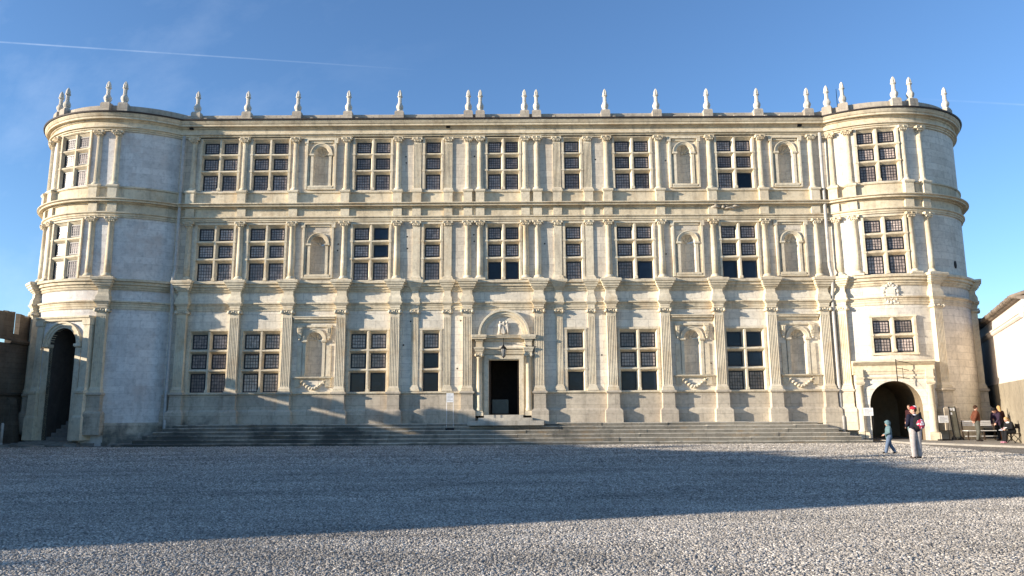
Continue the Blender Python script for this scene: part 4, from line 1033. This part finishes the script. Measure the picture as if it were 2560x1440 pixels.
gp = thing('display_panel', 'tall narrow dark framed glass panel leaning beside the white bench', 'sign', (21.58, -1.75, .08), R(8)); gp.rotation_euler = (R(-5), R(-1.5), R(8))
MB().box(-.19, -.155, -.02, .02, .05, 1.62).box(.155, .19, -.02, .02, .05, 1.62).build('frame', M['iron'], gp)
MB().box(-.155, .155, -.004, .004, .06, 1.62).build('glass_sheet', plain('greenish sheet', (.17, .16, .12), .12, 0, .15), gp)
n_ = MB().box(-.13, -.02, -.009, -.0045, 1.42, 1.55).box(.03, .13, -.009, -.0045, 1.40, 1.55).box(-.13, -.04, -.009, -.0045, 1.22, 1.33); n_.build('printed_sheets', M['paper'], gp)
for sx in (-1, 1): MB().prism([(-.18, 0), (.18, 0), (.03, .20), (-.03, .20)], sx * .17 - .035, sx * .17 + .035, axis='x').build('foot', M['iron'], gp)
bo = MB().lathe([(.07, 0), (.07, .95), (.055, 1.02), (.02, 1.05)], 14); bo.lathe([(.085, 0), (.085, .08)], 14)
tag(bo.build('bollard', M['zinc'], None, (-24.72, -1.95, .12)), 'pale grey post at the far left in front of the ruined wall', 'bollard')
# lantern over the main door
ln = thing('wall_lantern', 'black iron lantern hanging from a bracket above the main door', 'lantern', (X0 + .02, -.62, 4.28))
MB().tube([(0, 0, .92), (0, 0, .62)], .018, 6).ball((0, 0, .64), .04, 8).tube([(0, 0, .92), (0, .2, 1.0), (0, .62, 1.02)], .016, 6).build('bracket', M['iron'], ln)
MB().lathe([(.17, .44), (.175, .47), (.10, .56), (.05, .60), (.02, .64)], 6, sm=False).build('hood', M['iron'], ln)
fr = MB()
for q in range(6):
    a = 2 * PI * (q + .5) / 6; fr.tube([(.155 * math.sin(a), -.155 * math.cos(a), .45), (.09 * math.sin(a), -.09 * math.cos(a), .06)], .011, 5)
fr.lathe([(.10, .04), (.10, .07)], 6, sm=False); fr.lathe([(.03, -.03), (.06, .04)], 6); fr.build('frame', M['iron'], ln)
MB().lathe([(.08, .075), (.14, .435)], 6, sm=False).build('glass', M['lamp'], ln)
MB().tube([(0, 0, .09), (0, 0, .30)], .03, 8).build('lamp_holder', M['iron'], ln)
cb2 = MB().tube([(X0 + .02, -.62, 5.02), (X0 + .9, -.35, 4.94), (X0 + 1.70, -.30, 4.86)], .012, 5); tag(cb2.build('cable', M['cable']), 'thin black cable running right from the door lantern to a pilaster', 'cable')
# iron bracket over the east archway
loc, rz = tower_at(1, -14.5, TR + .42)
ib = thing('iron_bracket', 'black wrought iron bracket with bars hanging over the right tower archway', 'bracket', (X0 + loc[0], loc[1], 2.95), rz)
MB().tube([(-.02, -.35, -.02), (-.02, -.35, 1.05)], .022, 6).build('upright', M['iron'], ib)
for z in (.2, .62, .98): MB().tube([(-.02, -.35, z), (.30, -.15, z - .04), (.62, .05, z - .10)], .016, 6).build('arm', M['iron'], ib)
for x, y, z in ((.30, -.15, .5),): MB().tube([(x, y, .1), (x, y, z + .14)], .012, 5).build('bar', M['iron'], ib)
# ------------------------------------------------------------------ camera, light, sky
f, Hh, roll, camh, D = 1830., 302., R(.33), 1.7, 38.
pitch = math.atan(Hh / f)
fw = Vector((0, math.cos(pitch), math.sin(pitch))); rt_ = Vector((1, 0, 0)); u_ = rt_.cross(fw)
c, s = math.cos(roll), math.sin(roll)
r2, u2 = c * rt_ - s * u_, s * rt_ + c * u_
cam = bpy.data.cameras.new('camera'); cam.lens = 36 * f / 2560; cam.sensor_width = 36; cam.clip_end = 3000; cam.clip_start = .05
co = bpy.data.objects.new('camera', cam); COL.objects.link(co)
co.matrix_world = Matrix(((r2.x, u2.x, -fw.x, 0), (r2.y, u2.y, -fw.y, -D), (r2.z, u2.z, -fw.z, camh), (0, 0, 0, 1)))
SC.camera = co
SAZ, SEL = 73.3, 12.3
sd = Vector((math.sin(R(SAZ)) * math.cos(R(SEL)), math.cos(R(SAZ)) * math.cos(R(SEL)), -math.sin(R(SEL))))
sl = bpy.data.lights.new('sun', 'SUN'); sl.energy = 5.0; sl.angle = R(.5); sl.color = (1., .885, .74)
so = bpy.data.objects.new('sun', sl); COL.objects.link(so); so.rotation_euler = sd.to_track_quat('-Z', 'Y').to_euler(); so.location = (-40, -30, 30)
W = bpy.data.worlds.new('World'); SC.world = W; W.use_nodes = True
nt = W.node_tree; nt.nodes.clear()
ou = N(nt, 'OutputWorld'); bg = N(nt, 'Background'); L(nt, bg.outputs[0], ou.inputs[0])
sk = N(nt, 'TexSky'); sk.sky_type = 'NISHITA'; sk.sun_disc = False; sk.sun_elevation = R(SEL); sk.sun_rotation = R(180 + SAZ); sk.air_density = 1.; sk.dust_density = .2; sk.ozone_density = 4.0; sk.altitude = 200
dirn = N(nt, 'TexCoord').outputs['Generated']
# thin cirrus and a condensation trail, by direction only
def dotn(v):
    n = N(nt, 'VectorMath'); n.operation = 'DOT_PRODUCT'; L(nt, dirn, n.inputs[0]); n.inputs[1].default_value = v; return n.outputs['Value']
A_, B_ = Vector((-.55105, .73574, .39373)), Vector((-.19326, .87955, .43479))
def trail(A_, B_, w, t0, t1, s0):
    nrm = A_.cross(B_).normalized(); tng = (B_ - A_ * A_.dot(B_)).normalized()
    dd = math_(nt, 'ABSOLUTE', dotn(nrm)); t = dotn(tng)
    m1 = math_(nt, 'SUBTRACT', 1., math_(nt, 'DIVIDE', dd, w)); m1 = math_(nt, 'MAXIMUM', m1, 0.)
    fade = N(nt, 'MapRange'); fade.inputs[1].default_value = t0; fade.inputs[2].default_value = t1; fade.inputs[3].default_value = 1.; fade.inputs[4].default_value = 0.; L(nt, t, fade.inputs[0])
    tn = N(nt, 'TexNoise', _Scale=26., _Detail=5.0, _Roughness=.7); L(nt, dirn, tn.inputs['Vector'])
    return math_(nt, 'MULTIPLY', math_(nt, 'MULTIPLY', math_(nt, 'MULTIPLY', m1, fade.outputs[0]), ramp(nt, tn.outputs[0], [(.3, .35), (.65, 1.)])), s0)
mp = N(nt, 'Mapping'); mp.inputs['Scale'].default_value = (2.2, 9., 5.); mp.inputs['Rotation'].default_value = (0, R(35), R(20)); L(nt, dirn, mp.inputs[0])
cn = N(nt, 'TexNoise', _Scale=1.6, _Detail=7.0, _Roughness=.62); L(nt, mp.outputs[0], cn.inputs['Vector'])
cir = math_(nt, 'MULTIPLY', ramp(nt, cn.outputs[0], [(.5, 0.), (.85, .12)]), ramp(nt, dotn((-.9, .2, -.25)), [(.05, 0.), (.55, 1.)]))
fac = math_(nt, 'ADD', cir, trail(A_, B_, .0012, .05, .46, .20))
fac = math_(nt, 'ADD', fac, trail(Vector((.56262, .75984, .32573)), Vector((.49402, .79677, .34799)), .0014, .0, .12, .10))
skc = mixc(nt, 1., sk.outputs[0], (.98, 1.0, 1.05), 'MULTIPLY')
skc = mixc(nt, fac, skc, (6., 6.6, 7.4))
L(nt, skc, bg.inputs[0]); bg.inputs[1].default_value = .128
SC.view_settings.view_transform = 'Standard'; SC.view_settings.look = 'None'; SC.view_settings.exposure = .93; SC.view_settings.gamma = 1
SC.render.engine = 'CYCLES'; SC.cycles.max_bounces = 6; SC.cycles.use_denoising = True
